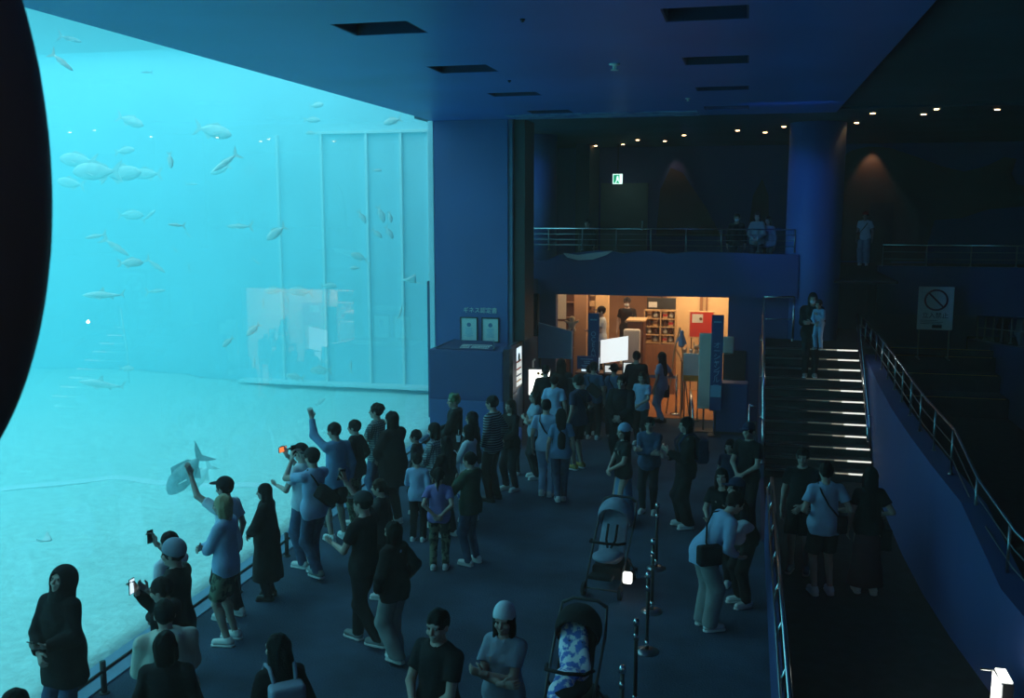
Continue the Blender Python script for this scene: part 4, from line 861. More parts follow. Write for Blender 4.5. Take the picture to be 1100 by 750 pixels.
# inside the shop: panels, shelf unit, posters, counter
for i, (x, y, w, z0, z1, m_, lb_, nm, c_) in enumerate([
    (-4.95, 26.5, .34, 1.2, 3.05, 'grey', 'pale grey wall panel at the shop left end', 'wall_panel', 'panel'),
    (-4.25, 25.2, .30, .0, 3.0, 'wood_dk', 'dark wooden display cabinet at the shop left', 'display_cabinet', 'cabinet')]):
    q = empty(nm, (x, y, 0), 0, lb_, c_); MB().box(-w, w, -.05 if i == 0 else -.2, .1 if i == 0 else .2, z0, z1, .01).build('panel', M[m_], q)
    if i == 0: MB().box(-w, -w + .10, -.07, -.051, 2.1, 3.0).build('light_strip', M['e_blue'], q); MB().box(-w, w, -.07, -.051, 1.75, 1.80).build('rail', M['wood_dk'], q)
    else:
        for z in (1.2, 1.6, 2.0, 2.4, 2.8): MB().box(-w + .02, w - .02, -.32, -.2, z, z + .03).build('shelf', M['wood'], q)
w1 = empty('wooden_post', (-4.02, 24.3, 0), 0, 'wide brown post left inside the shop', 'post'); MB().box(-.18, .14, -.12, .12, .012, 2.72, .01).build('post_body', M['brownwall'], w1); MB().box(-.24, .16, -.14, .14, 2.72, 2.78).build('cap', M['wood'], w1)
w2 = empty('bright_post', (-3.62, 25.2, 0), 0, 'bright tan square post behind the left banner', 'post'); MB().box(-.18, .16, -.12, .12, .012, 3.1, .01).build('post_body', M['cream'], w2)
for k in range(7): MB().box(-.34, -.19, -.10, .08, 1.0 + k * .26, 1.14 + k * .26, .01).build('display_tile', M[['wood_lt', 'brown', 'cream'][k % 3]], w2)
dc = empty('tall_counter', (-2.66, 24.6, 0), 0, 'tall dark brown desk in front of the capped shop clerk', 'desk')
MB().box(-.20, .20, -.3, .3, .012, 2.02, .01).build('body', M['wood_dk'], dc); MB().box(-.24, .24, -.34, .34, 2.02, 2.07, .01).build('desk_top', M['wood_lt'], dc)
gb2 = empty('rounded_board', (-2.70, 23.9, 0), 0, 'pale grey rounded board leaning on the dark desk', 'board')
s_ = S().rbox((0, 0, 1.42), (.16, .008, .42), .05, .01).mesh(.02); sobj('board', s_, M['grey'], gb2); MB().box(-.04, .04, -.04, .04, .012, 1.0).build('foot', M['black'], gb2)
sh = empty('display_shelf', (-2.16, 25.6, 0), 0, 'light wooden pigeonhole shelf full of goods in the shop', 'shelf')
mb = MB()
for x in (-.40, 0.02, .40): mb.box(x - .015, x + .015, -.16, .16, .6, 2.20)
for z in (.6, 1.34, 1.55, 1.76, 1.97, 2.18): mb.box(-.40, .40, -.16, .16, z, z + .02)
mb.box(-.40, .40, .15, .17, .6, 2.20); mb.build('frame', M['wood_lt'], sh)
MB().box(-.42, .42, -.18, .18, .012, 1.32).build('base_cabinet', M['wood'], sh)
items = []
for k, z in enumerate((1.362, 1.572, 1.782, 1.992)):
    for x in (-.28, -.12, .13, .28):
        kind = (k * 4 + int(x * 10)) % 3
        q = empty('shop_item', (-2.16 + x, 25.58, z), 0, '%s item, %s on the %s shelf' % (['brown', 'cream', 'white'][kind], {-.28: 'leftmost', -.12: 'second from left', .13: 'third from left', .28: 'rightmost'}[x], ['lowest', 'second lowest', 'second highest', 'highest'][k]), 'shop item', 'goods on the display shelf')
        m_ = M[['brown', 'cream', 'paper'][kind]]
        if kind == 0: MB().lathe([(.03, 0), (.055, .04), (.05, .12), (.025, .16), (.02, .165)], n=14).build('jar', m_, q, True)
        elif kind == 1: MB().box(-.06, .06, -.05, .05, 0, .17, .01).build('box', m_, q); MB().box(-.061, .061, -.055, -.05, .05, .11).build('print', M['red' if x > 0 else 'brown'], q)
        else: sobj('pouch', S().ell((0, 0, .06), (.065, .05, .06), .02).cone((0, 0, .1), (0, 0, .17), .03, .035, .02).mesh(.012, .004, k), m_, q)
ds = empty('menu_screen', (-2.12, 25.5, 2.36), 0, 'dark menu screen above the display shelf', 'screen'); MB().box(-.38, .36, -.03, .03, -.13, .17, .008).build('frame', M['black'], ds); MB().box(-.34, -.12, -.035, -.031, -.08, .06).build('picture', M['grey'], ds); MB().tube([(0, .0, .17), (0, 0, .74)], .015).build('hanger', M['black'], ds)
hp = empty('hanging_picture', (-2.1, 25.9, 2.70), 0, 'colourful pink and teal picture strip above the menu screen', 'picture'); MB().box(-.36, .30, -.02, .02, -.12, .15).build('sheet', mat('picture_print', (.75, .5, .45), .6, vscale=7, color2=(.05, .22, .24), tex='patch'), hp); MB().box(-.37, .31, .02, .03, -.13, .16).build('frame', M['black'], hp)
sn = thing1('notice_sign', MB().box(-2.95, -2.68, 27.94, 27.998, 2.62, 2.82), M['wood_lt'], 'small tan notice on the brown wall behind the capped clerk', 'notice')
ts = thing1('wall_lamp', MB().box(-3.62, -3.42, 27.94, 27.998, 2.70, 2.76), M['e_soft'], 'small pale strip on the brown shop wall left of the clerk', 'wall light')
rp = empty('red_poster', (-1.08, 25.2, 0), 0, 'bright red poster with a white picture in the shop', 'poster'); MB().box(-.32, .32, -.02, .02, 1.55, 2.24, .006).build('frame', M['cream'], rp); MB().box(-.29, .29, -.026, -.0205, 1.58, 2.21).build('sheet', M['red'], rp); MB().box(-.24, .03, -.03, -.0262, 1.94, 2.16).build('picture', M['paper'], rp); MB().tube([(-.02, -.03, 2.04), (-.02, -.034, 2.04)], .04, 12).build('print', M['brown'], rp)
for sx in (-.25, .25): MB().tube([(sx, .03, .012), (sx, .03, 1.6)], .015).build('leg', M['wood_dk'], rp)
dt = empty('display_table', (-1.05, 23.2, 0), 0, 'black display table crowded with white soft toys', 'table'); MB().box(-.40, .45, -.25, .3, 1.27, 1.31, .008).build('table_top', M['black'], dt); [MB().box(x - .02, x + .02, y - .02, y + .02, .012, 1.27).build('leg', M['black'], dt) for x in (-.36, .41) for y in (-.2, .26)]
tn = 0
for (x, y, z, k, m_) in [(-1.36, 23.05, 1.312, 1.1, 'plush'), (-1.22, 23.1, 1.312, 1.0, 'paper'), (-1.10, 23.25, 1.312, 1.4, 'plush'), (-.95, 23.1, 1.312, 1.1, 'cream'), (-.84, 23.3, 1.312, 1.6, 'plush'), (-.72, 23.15, 1.312, 1.2, 'paper')]:
    q = empty('soft_toy', (x, y, z), rng.uniform(-.5, .5), ['leftmost small fluffy', 'second from left pale', 'third from left larger fluffy', 'fourth from left tan', 'largest fluffy', 'rightmost pale'][tn] + ' soft toy on the black display table', 'soft toy', 'soft toys on the display table'); tn += 1
    sobj('toy_body', S().ell((0, 0, .08 * k), (.065 * k, .055 * k, .08 * k), .02).ell((0, 0, .19 * k), (.05 * k, .045 * k, .045 * k), .02).cone((-.04 * k, 0, .22 * k), (-.05 * k, 0, .27 * k), .015 * k, .012 * k, .01).cone((.04 * k, 0, .22 * k), (.05 * k, 0, .27 * k), .015 * k, .012 * k, .01).mesh(.013), M[m_], q)
    MB().tube([(-.02 * k, -.045 * k, .2 * k), (-.02 * k, -.05 * k, .2 * k)], .008, 6).build('eye', M['black'], q); MB().tube([(.02 * k, -.045 * k, .2 * k), (.02 * k, -.05 * k, .2 * k)], .008, 6).build('eye', M['black'], q)
db = empty('cloth_doll', (-1.42, 22.75, 0), 0, 'pale blue doll figure on the wooden easel in the shop', 'doll')
sobj('doll_body', S().ell((0, 0, 1.98), (.05, .05, .055), .02).cone((0, 0, 1.92), (0, 0, 1.70), .05, .075, .03).cone((-.04, 0, 1.88), (-.12, 0, 1.75), .025, .02, .02).cone((.04, 0, 1.88), (.10, 0, 1.72), .025, .02, .02).mesh(.013), M['c_lt'], db)
ea = empty('wooden_easel', (-1.45, 22.85, 0), 0, 'folding wooden easel beside the info board', 'easel')
for a, b in (((-.02, 0, 2.08), (-.12, -.1, 1.62)), ((-.12, -.1, 1.62), (.08, 0, 1.25)), ((-.12, -.1, 1.62), (-.30, .1, .012)), ((-.02, 0, 2.08), (.22, .2, .012)), ((.08, 0, 1.25), (.05, -.25, .012))): MB().tube([a, b], .016, 8).build('leg', M['wood_lt'], ea)
ib = empty('info_board', (-1.15, 22.3, 0), 0, 'white info board with grey text and a yellow foot in the shop entrance', 'info board'); MB().box(-.19, .19, -.02, .02, .92, 1.56, .006).build('board', M['paper'], ib); MB().box(-.18, .18, -.026, -.0205, .93, 1.06).build('print', M['yellow'], ib)
tl = MB(); [tl.box(-.15, -.15 + rng.uniform(.15, .3), -.024, -.0205, 1.48 - k * .055, 1.495 - k * .055) for k in range(7)]; tl.build('text_lines', M['grey'], ib)
for sx in (-.15, .15): MB().tube([(sx, .03, 0.012), (sx, .03, 1.0)], .014).build('leg', M['black'], ib)
MB().box(-.2, .2, -.12, .12, .012, .04).build('base', M['black'], ib)
bt = empty('belt_barrier', (-1.52, 22.9, 0), 0, 'blue belt barrier between two slim steel posts before the shelf', 'barrier')
for x in (0, -.95): MB().cyl((x, 0), .025, .012, .96, 12).build('post', M['steel'], bt, True); MB().lathe([(.14, .012), (.14, .03), (.03, .05)], (x, 0, 0), 16).build('base', M['steel'], bt, True)
MB().box(-.93, -.02, -.004, .004, .86, .93).build('belt', M['c_blue'], bt)
struct('floor_shop_platform', MB().box(-3.9, -2.75, 23.2, 24.25, .012, .75).box(-3.9, -2.45, 25.1, 27.9, .012, .75), M['wood_dk'])
# ------------------------------------------------------------------ fish
def loft(prof, n=10):
    V = []; F = []
    for (x, zc, hz, wy) in prof:
        for k in range(n): a = 2 * PI * k / n; V.append((x, wy * math.cos(a), zc + hz * math.sin(a)))
    for i in range(len(prof) - 1):
        for k in range(n): k2 = (k + 1) % n; F.append((i * n + k, i * n + k2, i * n + n + k2, i * n + n + k))
    F += [tuple(range(n - 1, -1, -1)), tuple((len(prof) - 1) * n + k for k in range(n))]
    return V, F
def finp(pts, th=.010): return MB().prism(pts, 'y', -th, th)
FK = {}
def fish_parts(kind):
    # unit length along +x (head at +.5)
    if kind == 'jack': prof = [(.5, -.01, .01, .01), (.46, -.005, .07, .035), (.38, 0, .13, .06), (.25, 0, .18, .08), (.08, 0, .19, .08), (-.1, 0, .15, .065), (-.26, 0, .07, .035), (-.34, 0, .025, .02)]
    elif kind == 'snapper': prof = [(.5, -.03, .015, .012), (.44, -.01, .08, .045), (.32, 0, .15, .07), (.15, .01, .18, .08), (-.05, .0, .16, .07), (-.22, 0, .09, .045), (-.34, 0, .04, .02)]
    elif kind == 'slender': prof = [(.5, 0, .01, .01), (.42, 0, .05, .035), (.25, 0, .085, .05), (0, 0, .085, .05), (-.2, 0, .055, .035), (-.36, 0, .02, .012)]
    elif kind == 'shark': prof = [(.5, 0, .01, .02), (.42, 0, .045, .07), (.25, .005, .08, .09), (.08, .005, .09, .085), (-.1, 0, .065, .06), (-.28, 0, .035, .03), (-.4, .01, .018, .012)]
    V, F = loft(prof); b = MB().add(V, F)
    if kind == 'shark':
        fins = [('tail_fin', [(-.38, .02), (-.5, .16), (-.44, .02), (-.47, -.06), (-.38, -.005)]), ('dorsal_fin', [(.12, .08), (.02, .20), (.0, .18), (-.02, .07)]), ('pelvic_fin', [(-.12, -.05), (-.2, -.11), (-.2, -.045)])]
    else:
        d = {'jack': .19, 'snapper': .18, 'slender': .085}[kind]
        fins = [('tail_fin', [(-.31, .025), (-.42, .15), (-.54, .24 if kind != 'snapper' else .15), (-.43, .0), (-.54, -.24 if kind != 'snapper' else -.15), (-.42, -.15), (-.31, -.025)]),
                ('dorsal_fin', [(.18, d * .9), (.10, d * 1.35), (-.02, d * 1.12), (-.2, d * .72), (-.24, d * .4), (0, d * .8)]), ('anal_fin', [(-.02, -d * .8), (-.10, -d * 1.3), (-.2, -d * .75), (-.24, -d * .4)])]
    return b, fins
def ray_parts():
    V = []; F = []; n = 13
    for i in range(n):
        t = (i - (n - 1) / 2) / ((n - 1) / 2); a = abs(t); ch = .30 * (1 - a) ** .8 + .01; sw = -.16 * a ** 1.4; zz = .30 * a ** 2.2; th = .055 * (1 - a) ** 1.2 + .006
        for k in range(8): an = 2 * PI * k / 8; V.append((sw + ch * math.cos(an), t * .55, zz + th * math.sin(an)))
    for i in range(n - 1):
        for k in range(8): k2 = (k + 1) % 8; F.append((i * 8 + k, i * 8 + k2, i * 8 + 8 + k2, i * 8 + 8 + k))
    F += [tuple(range(7, -1, -1)), tuple((n - 1) * 8 + k for k in range(8))]
    return MB().add(V, F)
for kd in ('jack', 'snapper', 'slender', 'shark'):
    b, fins = fish_parts(kd)
    for dk in (0, 1):
        mo = b.build('fish_body', M['fish_d' if dk else 'fish'], None, True); FK[kd, dk] = [('body', mo.data)]; bpy.data.objects.remove(mo)
        for nm, pts in fins: o = finp(pts).build(nm, M['fin' if not dk else 'fish_d']); FK[kd, dk].append((nm, o.data)); bpy.data.objects.remove(o)
        o = MB().add([(.22, .06, -.02), (.22, .075, -.02), (.05, .14, -.09), (.02, .13, -.08), (.2, .06, -.05), (.2, .075, -.05), (.04, .14, -.10), (.03, .13, -.10)], [(0, 1, 2, 3), (4, 7, 6, 5), (0, 4, 5, 1), (1, 5, 6, 2), (2, 6, 7, 3), (3, 7, 4, 0)])
        o.add([(x, -y, z) for x, y, z in o.V[:8]], [(3, 2, 1, 0), (5, 6, 7, 4), (1, 5, 4, 0), (2, 6, 5, 1), (3, 7, 6, 2), (0, 4, 7, 3)])
        o = o.build('pectoral_fin', M['fin']); FK[kd, dk].append(('pectoral_fin', o.data)); bpy.data.objects.remove(o)
rb = ray_parts().build('body', M['fish'], None, True); tb = MB().tube([(-.28, 0, .0), (-.6, 0, .03), (-.95, 0, .02)], [.02, .012, .004], 6).build('tail', M['fish'], None, True); FK['ray', 0] = [('body', rb.data), ('tail', tb.data)]; bpy.data.objects.remove(rb); bpy.data.objects.remove(tb)
# place (x, y, z), length, heading in the view (degrees: 0 = towards the far end, 180 = towards us, tilt up/down), kind
FISH = [
(-8.0, 10.4, 6.54, 0.33, 14, -40, 'slender', 0, 0, 'thin white fish diving at the top left corner beside the dark housing'),
(-12.0, 17.53, 6.54, 0.55, 14, -20, 'jack', 0, 0, 'pale fish high in the tank, upper left'),
(-13.0, 18.74, 6.04, 0.44, 14, 10, 'snapper', 0, 0, 'faint small oval fish above the upper left school'),
(-11.0, 18.93, 6.43, 0.78, 14, -12, 'jack', 0, 0, 'large pale deep bodied fish near the ceiling edge, heading right'),
(-9.0, 15.88, 5.63, 0.56, -166, -35, 'slender', 0, 0, 'slim bright fish angled down left just below the large pale one'),
(-12.0, 20.91, 5.72, 0.52, -166, -20, 'snapper', 0, 0, 'faint oval fish behind the slim angled one'),
(-9.5, 14.93, 5.62, 0.27, 13, -85, 'snapper', 0, 0, 'small bright fish pointing straight down, upper left'),
(-13.0, 17.21, 5.77, 0.74, -166, 5, 'jack', 0, 0, 'leftmost fish of the upper left school'),
(-12.0, 16.4, 5.51, 0.91, -166, 0, 'jack', 0, 0, 'second fish of the upper left school'),
(-12.5, 17.85, 5.52, 0.84, 13, 5, 'jack', 0, 0, 'third fish of the upper left school, heading right'),
(-13.5, 20.25, 5.61, 0.69, -166, 0, 'jack', 0, 0, 'rightmost fish of the upper left school'),
(-14.0, 18.25, 5.35, 0.59, -166, 10, 'jack', 0, 0, 'lowest faint fish of the upper left school'),
(-8.6, 13.61, 4.56, 0.27, -166, 5, 'slender', 0, 0, 'small very bright curved fish left of centre'),
(-10.0, 18.09, 4.46, 0.53, -166, 0, 'slender', 0, 0, 'pale slim fish swimming left at mid height'),
(-13.0, 21.29, 5.4, 0.31, 14, 0, 'slender', 0, 0, 'tiny faint fish under the upper school'),
(-14.0, 20.26, 4.67, 0.61, 14, 0, 'jack', 0, 0, 'faint deep bodied fish left of a slanted one'),
(-13.0, 19.49, 4.66, 0.41, 14, 40, 'slender', 0, 0, 'faint slanted slim fish pointing up right'),
(-11.0, 14.9, 4.34, 0.39, -166, -10, 'slender', 0, 0, 'pale slim fish pointing left by the dark housing'),
(-11.0, 15.43, 4.14, 0.57, 14, -35, 'slender', 0, 0, 'long faint fish slanting down right'),
(-10.0, 14.4, 3.92, 0.43, 14, 2, 'snapper', 0, 0, 'pale oval fish facing right below the slanted one'),
(-11.0, 16.62, 3.74, 0.46, 14, -38, 'slender', 0, 0, 'slim fish slanting down beside the oval one'),
(-10.5, 14.35, 3.37, 0.72, -166, 0, 'shark', 0, 0, 'pale small shark gliding left in the left part of the tank'),
(-12.0, 18.08, 3.11, 0.43, 13, 5, 'slender', 0, 0, 'faint slim fish right of the upper shark'),
(-11.5, 15.51, 1.6, 0.86, -166, 8, 'shark', 0, 0, 'broad pale shark with a drooping tail low on the left'),
(-12.0, 16.97, 1.65, 0.3, 14, 0, 'snapper', 0, 0, 'tiny oval fish above the lower shark'),
(-9.0, 17.69, 4.35, 0.47, -166, -35, 'jack', 0, 0, 'bright fish angled down left right of centre'),
(-8.18, 22.11, 6.85, 0.44, -166, -15, 'jack', 0, 0, 'bright fish under the ceiling edge near the pillar'),
(-8.46, 21.76, 5.7, 0.22, 14, 0, 'snapper', 0, 0, 'tiny faint fish near the top right mullion'),
(-10.04, 21.99, 7.24, 0.35, 14, 10, 'jack', 0, 0, 'faint fish just under the ceiling line, centre'),
(-10.24, 22.15, 6.92, 0.4, 14, 0, 'snapper', 0, 0, 'faint fish second below the ceiling line, centre'),
(-10.25, 22.1, 6.61, 0.27, -166, 0, 'snapper', 0, 0, 'tiny faint fish third below the ceiling line'),
(-8.66, 21.28, 4.63, 0.34, 14, -60, 'snapper', 0, 0, 'leftmost oval fish of the group of five'),
(-8.45, 21.94, 4.69, 0.42, 14, -70, 'snapper', 0, 0, 'top oval fish of the group of five'),
(-7.89, 21.05, 4.63, 0.27, 13, -80, 'snapper', 0, 0, 'rightmost thin fish of the group of five'),
(-8.49, 21.76, 4.24, 0.31, 14, -40, 'snapper', 0, 0, 'lower left fish of the group of five'),
(-8.09, 21.5, 4.27, 0.35, 14, -60, 'snapper', 0, 0, 'lower right fish of the group of five'),
(-9.0, 21.89, 3.68, 0.44, -166, 20, 'jack', 0, 0, 'bright ragged fish left of the ray'),
(-8.81, 21.14, 3.46, 0.24, -166, 0, 'snapper', 0, 0, 'small fish just under the ragged fish'),
(-8.85, 22.15, 3.45, 0.2, 13, 90, 'snapper', 0, 0, 'tiny fish right under the ragged fish'),
(-7.68, 21.71, 3.14, 0.58, 200, 15, 'ray', 0, 0, 'pale ray with upswept wings near the right edge of the tank'),
(-6.93, 21.11, 3.47, 0.29, 14, 75, 'slender', 0, 0, 'thin upright fish at the right edge of the glass'),
(-7.97, 21.83, 2.37, 0.31, 14, 75, 'slender', 0, 0, 'thin upright fish below the ray'),
(-7.32, 22.04, 2.17, 0.2, 13, 85, 'slender', 0, 0, 'tiny bright upright fish low at the right edge'),
(-9.0, 16.62, 2.56, 0.35, -166, -40, 'snapper', 0, 0, 'bright oval fish facing down left, centre of the tank'),
(-9.5, 16.56, 2.32, 0.28, -166, -40, 'snapper', 0, 0, 'bright small oval fish left of the centre one'),
(-11.0, 21.43, 2.88, 0.49, -166, -5, 'jack', 0, 0, 'faint fish left above the reflection of the shop'),
(-10.56, 21.93, 2.82, 0.61, -166, 5, 'jack', 0, 0, 'broad faint fish above the reflection of the shop'),
(-9.92, 22.15, 2.95, 0.41, 14, 0, 'snapper', 0, 0, 'small faint oval fish right above the shop reflection'),
(-11.0, 20.85, 2.62, 0.24, 13, 85, 'slender', 0, 0, 'tiny upright fish left of the shop reflection'),
(-11.0, 22.05, 2.64, 0.25, 14, -60, 'slender', 0, 0, 'tiny slanted fish touching the shop reflection'),
(-10.0, 21.75, 0.92, 0.54, -166, 0, 'jack', 0, 0, 'faint fish beside the bright sign reflection'),
(-10.0, 20.34, 0.99, 0.43, -166, 10, 'jack', 0, 0, 'faint fish low left of the sign reflection'),
(-9.0, 19.48, 0.62, 0.27, 14, 40, 'snapper', 0, 0, 'small round fish under the sign reflection'),
(-9.16, 21.61, 1.06, 0.31, 13, 88, 'slender', 0, 0, 'thin upright fish right of the sign reflection'),
(-11.0, 20.3, 1.29, 0.3, 13, 88, 'slender', 0, 0, 'thin upright fish below the centre oval fish'),
(-11.0, 19.09, 1.84, 0.16, 13, 90, 'slender', 0, 0, 'tiny upright fish beside the small oval one'),
(-13.0, 21.03, 4.21, 0.22, 13, -50, 'slender', 0, 0, 'tiny dim fish above the middle of the tank'),
(-13.0, 20.45, 3.87, 0.22, 13, -50, 'slender', 0, 0, 'tiny dim slanted fish in the middle left'),
(-13.0, 21.0, 3.43, 0.2, 13, 90, 'slender', 0, 0, 'tiny dim upright fish in the middle left'),
(-11.23, 21.0, 3.59, 0.26, 14, -40, 'slender', 0, 0, 'tiny dim slanted fish left of the bright angled one'),
(-8.3, 13.06, 0.78, 0.89, -166, -48, 'jack', 1, 0, 'big grey trevally diving near the sand'),
(-8.9, 14.39, 0.32, 0.66, -166, -45, 'jack', 0, 0, 'silvery trevally diving beside the big grey one'),
(-8.0, 9.58, 0.9, 0.25, 13, 5, 'ray', 0, 0, 'small ray resting over the sand at the lower left'),
(-11.0, 14.54, 7.59, 0.4, 14, -15, 'slender', 1, 0, 'dim grey fish at the top left under the ceiling line'),
(-12.0, 18.18, 7.56, 0.23, -166, 0, 'slender', 1, 0, 'tiny dim fish high in the upper left')]
names = {'jack': 'deep bodied fish', 'snapper': 'oval fish', 'slender': 'slender fish', 'shark': 'shark', 'ray': 'ray'}
for (x, y, z, L, hd, pt, kd, dk, roll, lb) in FISH:
    o = empty({'shark': 'shark', 'ray': 'ray'}.get(kd, 'fish'), (x, y, z), 0, lb, {'shark': 'shark', 'ray': 'ray'}.get(kd, 'fish'), 'fish in the tank' if kd not in ('shark', 'ray') else None)
    o.rotation_mode = 'XYZ'; o.rotation_euler = (math.radians(roll), -math.radians(pt), math.radians(hd)); o.scale = (L, L, L)
    for nm, me in FK[kd, dk]:
        c = bpy.data.objects.new('fish_body' if nm == 'body' else nm, me); COL.objects.link(c); c.parent = o
# ------------------------------------------------------------------ everyone in the hall
person(-5.87, 7.15, 0, 1.62, 172,'person in a black hooded coat standing alone at the lower left',arms=('phone_low','front'),hat='hood',hair='none',top='coat',topm='c_black',bot='trousers',botm='c_denim',female=True,head=(0,-22),phone=0,phonelabel='dark phone in the hands of the person in the black hood',phone_m='blackgloss',wide=1.15,res=.011)
person(-4.65, 5.17, 0, 1.62, 180,'person whose dark hair alone shows at the bottom left corner',res=.014)
person(-5.55, 8.39, 0, 1.58, 75,'black haired person in a white top behind the grey capped man',arms=('down','photo'),top='tee',topm='c_white',phone=1,phonelabel='dark phone held up by the black haired person in white',phone_m='blackgloss',res=.012)
person(-5.12, 7.80, 0, 1.72, 100,'man in a close grey cap and black jacket at the glass, lower left',arms=('front','phone'),hat='beanie',hatm='c_grey',top='jacket',topm='c_black',botm='c_denim',res=.011)
person(-4.87, 7.24, 0, 1.6, 95,'person with black sleeves lifting a lit phone toward the tank',arms=('down','photo'),top='long',topm='c_black',phone=1,phonelabel='lit phone lifted by the person with black sleeves',phone_m='e_screen',head=(0,8),res=.011)
person(-4.46, 6.62, 0, 1.68, 40,'dark haired person in a big cream jacket seen from behind at the lower left',arms=('front','front'),hair='short',top='hoodie',topm='c_cream',wide=1.2,res=.011)
person(-4.22, 6.25, 0, 1.6, 20,'person in black with a white collar before the cream jacket',hair='bob',top='shirt',topm='c_black',res=.011,inner='c_white')
person(-5.50, 9.35, 0, 1.69, 95,'bleached haired person in a pale long shirt and camouflage shorts with folded arms',arms=('cross','crossu'),hair='bob',hairm='hair_bl',top='long',topm='c_lt',bot='shorts',botm='c_camo',res=.011)
person(-5.82, 9.95, 0, 1.7, 80,'person in a black cap raising one hand behind the bleached haired one',arms=('raise','down'),hat='cap',top='tee',topm='c_white',botm='c_black',res=.012)
person(-5.66, 10.60, 0, 1.46, 100,'woman with long dark hair in a long black coat at the kerb',arms=('front','front'),hair='long',top='longcoat',topm='c_black',female=True,wide=1.15,shoem='s_black',res=.011)
person(-5.38, 11.37, 0, 1.73, 62,'man in a pale tee with a sling bag, photographing the tank',arms=('photo','photo'),hat='cap',top='tee',topm='c_lt',bot='trousers',botm='c_denim',bag='sling',phone=1,phonelabel='dark phone of the man with the sling bag',phone_m='blackgloss',legs=.12,res=.011,shoem='s_grey',baglabel='black sling bag across the back of the man in the pale t-shirt')
person(-5.72, 11.75, 0, 1.68, 78,'masked person in a white tee holding an orange lit phone',arms=('hold','photo'),hat='cap',mask=True,top='tee',topm='c_white',botm='c_denim',phone=1,phone_m='e_orange',res=.011,phonelabel='phone with a bright orange screen held up by the masked person')
person(-5.69, 12.80, 0, 1.75, 55,'man in a blue shirt stretching one arm up toward the glass',arms=('raise','down'),top='shirt',topm='c_blue',bot='shorts',botm='c_black',sleeve='long',head=(15,5),res=.012)
person(-5.72, 13.59, 0, 1.62, 88,'young man in a black open jacket over a white shirt, at the glass',arms=('down','pocket'),top='jacket',topm='c_black',inner='c_white',bot='trousers',botm='c_camo',res=.012)
person(-5.67, 14.35, 0, 1.72, 80,'man in a grey plaid shirt and jeans at the glass',arms=('front','front'),top='shirt',topm='c_plaid',bot='jeans',botm='c_denim',sleeve='tee',head=(15,-5),res=.012,hair='curly')
person(-5.15, 13.68, 0, 1.76, 70,'broad person in black close behind the plaid shirted man',arms=('front','front'),hair='bob',top='coat',topm='c_black',wide=1.25,res=.013)
person(-3.98, 9.65, 0, 1.74, 75,'capped man in a black tee raising a phone overhead, mid stride',arms=('hold','raise'),hat='cap',hatm='c_char',top='tee',topm='c_black',bot='trousers',botm='c_black',phone=1,phonelabel='dark phone raised overhead by the striding man in black',phone_m='blackgloss',legs=.20,wide=1.08,shoem='s_grey',res=.011)
person(-4.31, 10.98, 0, 1.5, 95,'short person with greyish hair behind the man raising a phone',arms=('phone','down'),hair='short',hairm='hair_br',top='long',topm='c_char',botm='c_black',res=.012)
person(-3.51, 9.31, 0, 1.55, 65,'woman in a black open jacket and wide pale trousers, looking left',arms=('pocket','pocket'),hair='bob',top='jacket',topm='c_black',inner='c_lt',bot='wide',botm='c_beige',female=True,legs=.08,res=.011)
person(-4.55, 13.08, 0, 1.28, 5,'boy in a pale blue sweatshirt and black trousers seen from behind',arms=('hold','down'),top='long',topm='c_lt',bot='trousers',botm='c_black',head_s=1.18,head=(25,0),res=.011)
person(-5.00, 14.33, 0, 1.32, 90,'child with short black hair by the kerb near the woman in a mask',top='tee',topm='c_char',botm='c_black',head_s=1.15,res=.013)
person(-4.51, 13.78, 0, 1.6, 80,'woman in a face mask and patterned pale blouse, turned to the tank',arms=('front','front'),mask=True,hair='bob',top='shirt',topm='c_vstripe',sleeve='long',female=True,botm='c_char',res=.012)
person(-4.19, 13.35, 0, 1.5, 60,'dark haired person in black right behind the patterned blouse',arms=('front','front'),hair='long',top='long',topm='c_black',female=True,res=.013)
person(-3.90, 12.06, 0, 1.37, 12,'girl with a ponytail in a lilac t-shirt, hands clasped behind her back',arms=('back','back'),hair='pony',top='tee',topm='c_purple',bot='jeans',botm='c_camo',head_s=1.12,res=.011)
person(-3.54, 12.34, 0, 1.55, 70,'person in a dark olive jacket with hands at the chest, looking left',arms=('chest','chest'),hair='short',top='jacket',topm='c_olive',bot='jeans',botm='c_denim',res=.011)
person(-4.74, 15.57, 0, 1.7, 100,'man with tousled green hair before the blue plinth',arms=('front','phone_low'),hair='tuft',hairm='hair_gr',top='hoodie',topm='c_black',res=.013,head=(20,0))
person(-4.18, 14.70, 0, 1.6, 80,'woman with long black hair beside the blue plinth, face to the tank',arms=('front','front'),hair='long',top='long',topm='c_black',female=True,res=.013)
person(-4.07, 14.12, 0, 1.52, 75,'masked woman in a white blouse holding a drink',arms=('phone','hold'),mask=True,hair='bob',top='shirt',topm='c_white',female=True,botm='c_print',res=.012)
person(-3.99, 15.26, 0, 1.76, 75,'tall man in a dark striped sweater near the plinth corner',arms=('pocket','pocket'),top='long',topm='c_stripe',botm='c_black',hair='short',res=.012,shoem='s_black')
person(-3.84, 15.91, 0, 1.58, 150,'woman with long wavy hair left of the shop queue',arms=('front','front'),hair='long',hairm='hair_br',top='long',topm='c_black',female=True,res=.014)
person(-4.01, 16.93, 0, 1.05, 170,'child with a bright bag strap beside the woman with wavy hair',arms=('front','front'),hair='bob',top='long',topm='c_purple',head_s=1.18,bag='cross',bagm='c_print',res=.014,baglabel='bright patterned bag worn by the child left of the queue')
person(-3.59, 16.75, 0, 1.6, 120,'woman with long hair in a grey top, arms folded, behind the blue t-shirt',arms=('cross','crossu'),hair='long',hairm='hair_br',top='tee',topm='c_grey',female=True,res=.013)
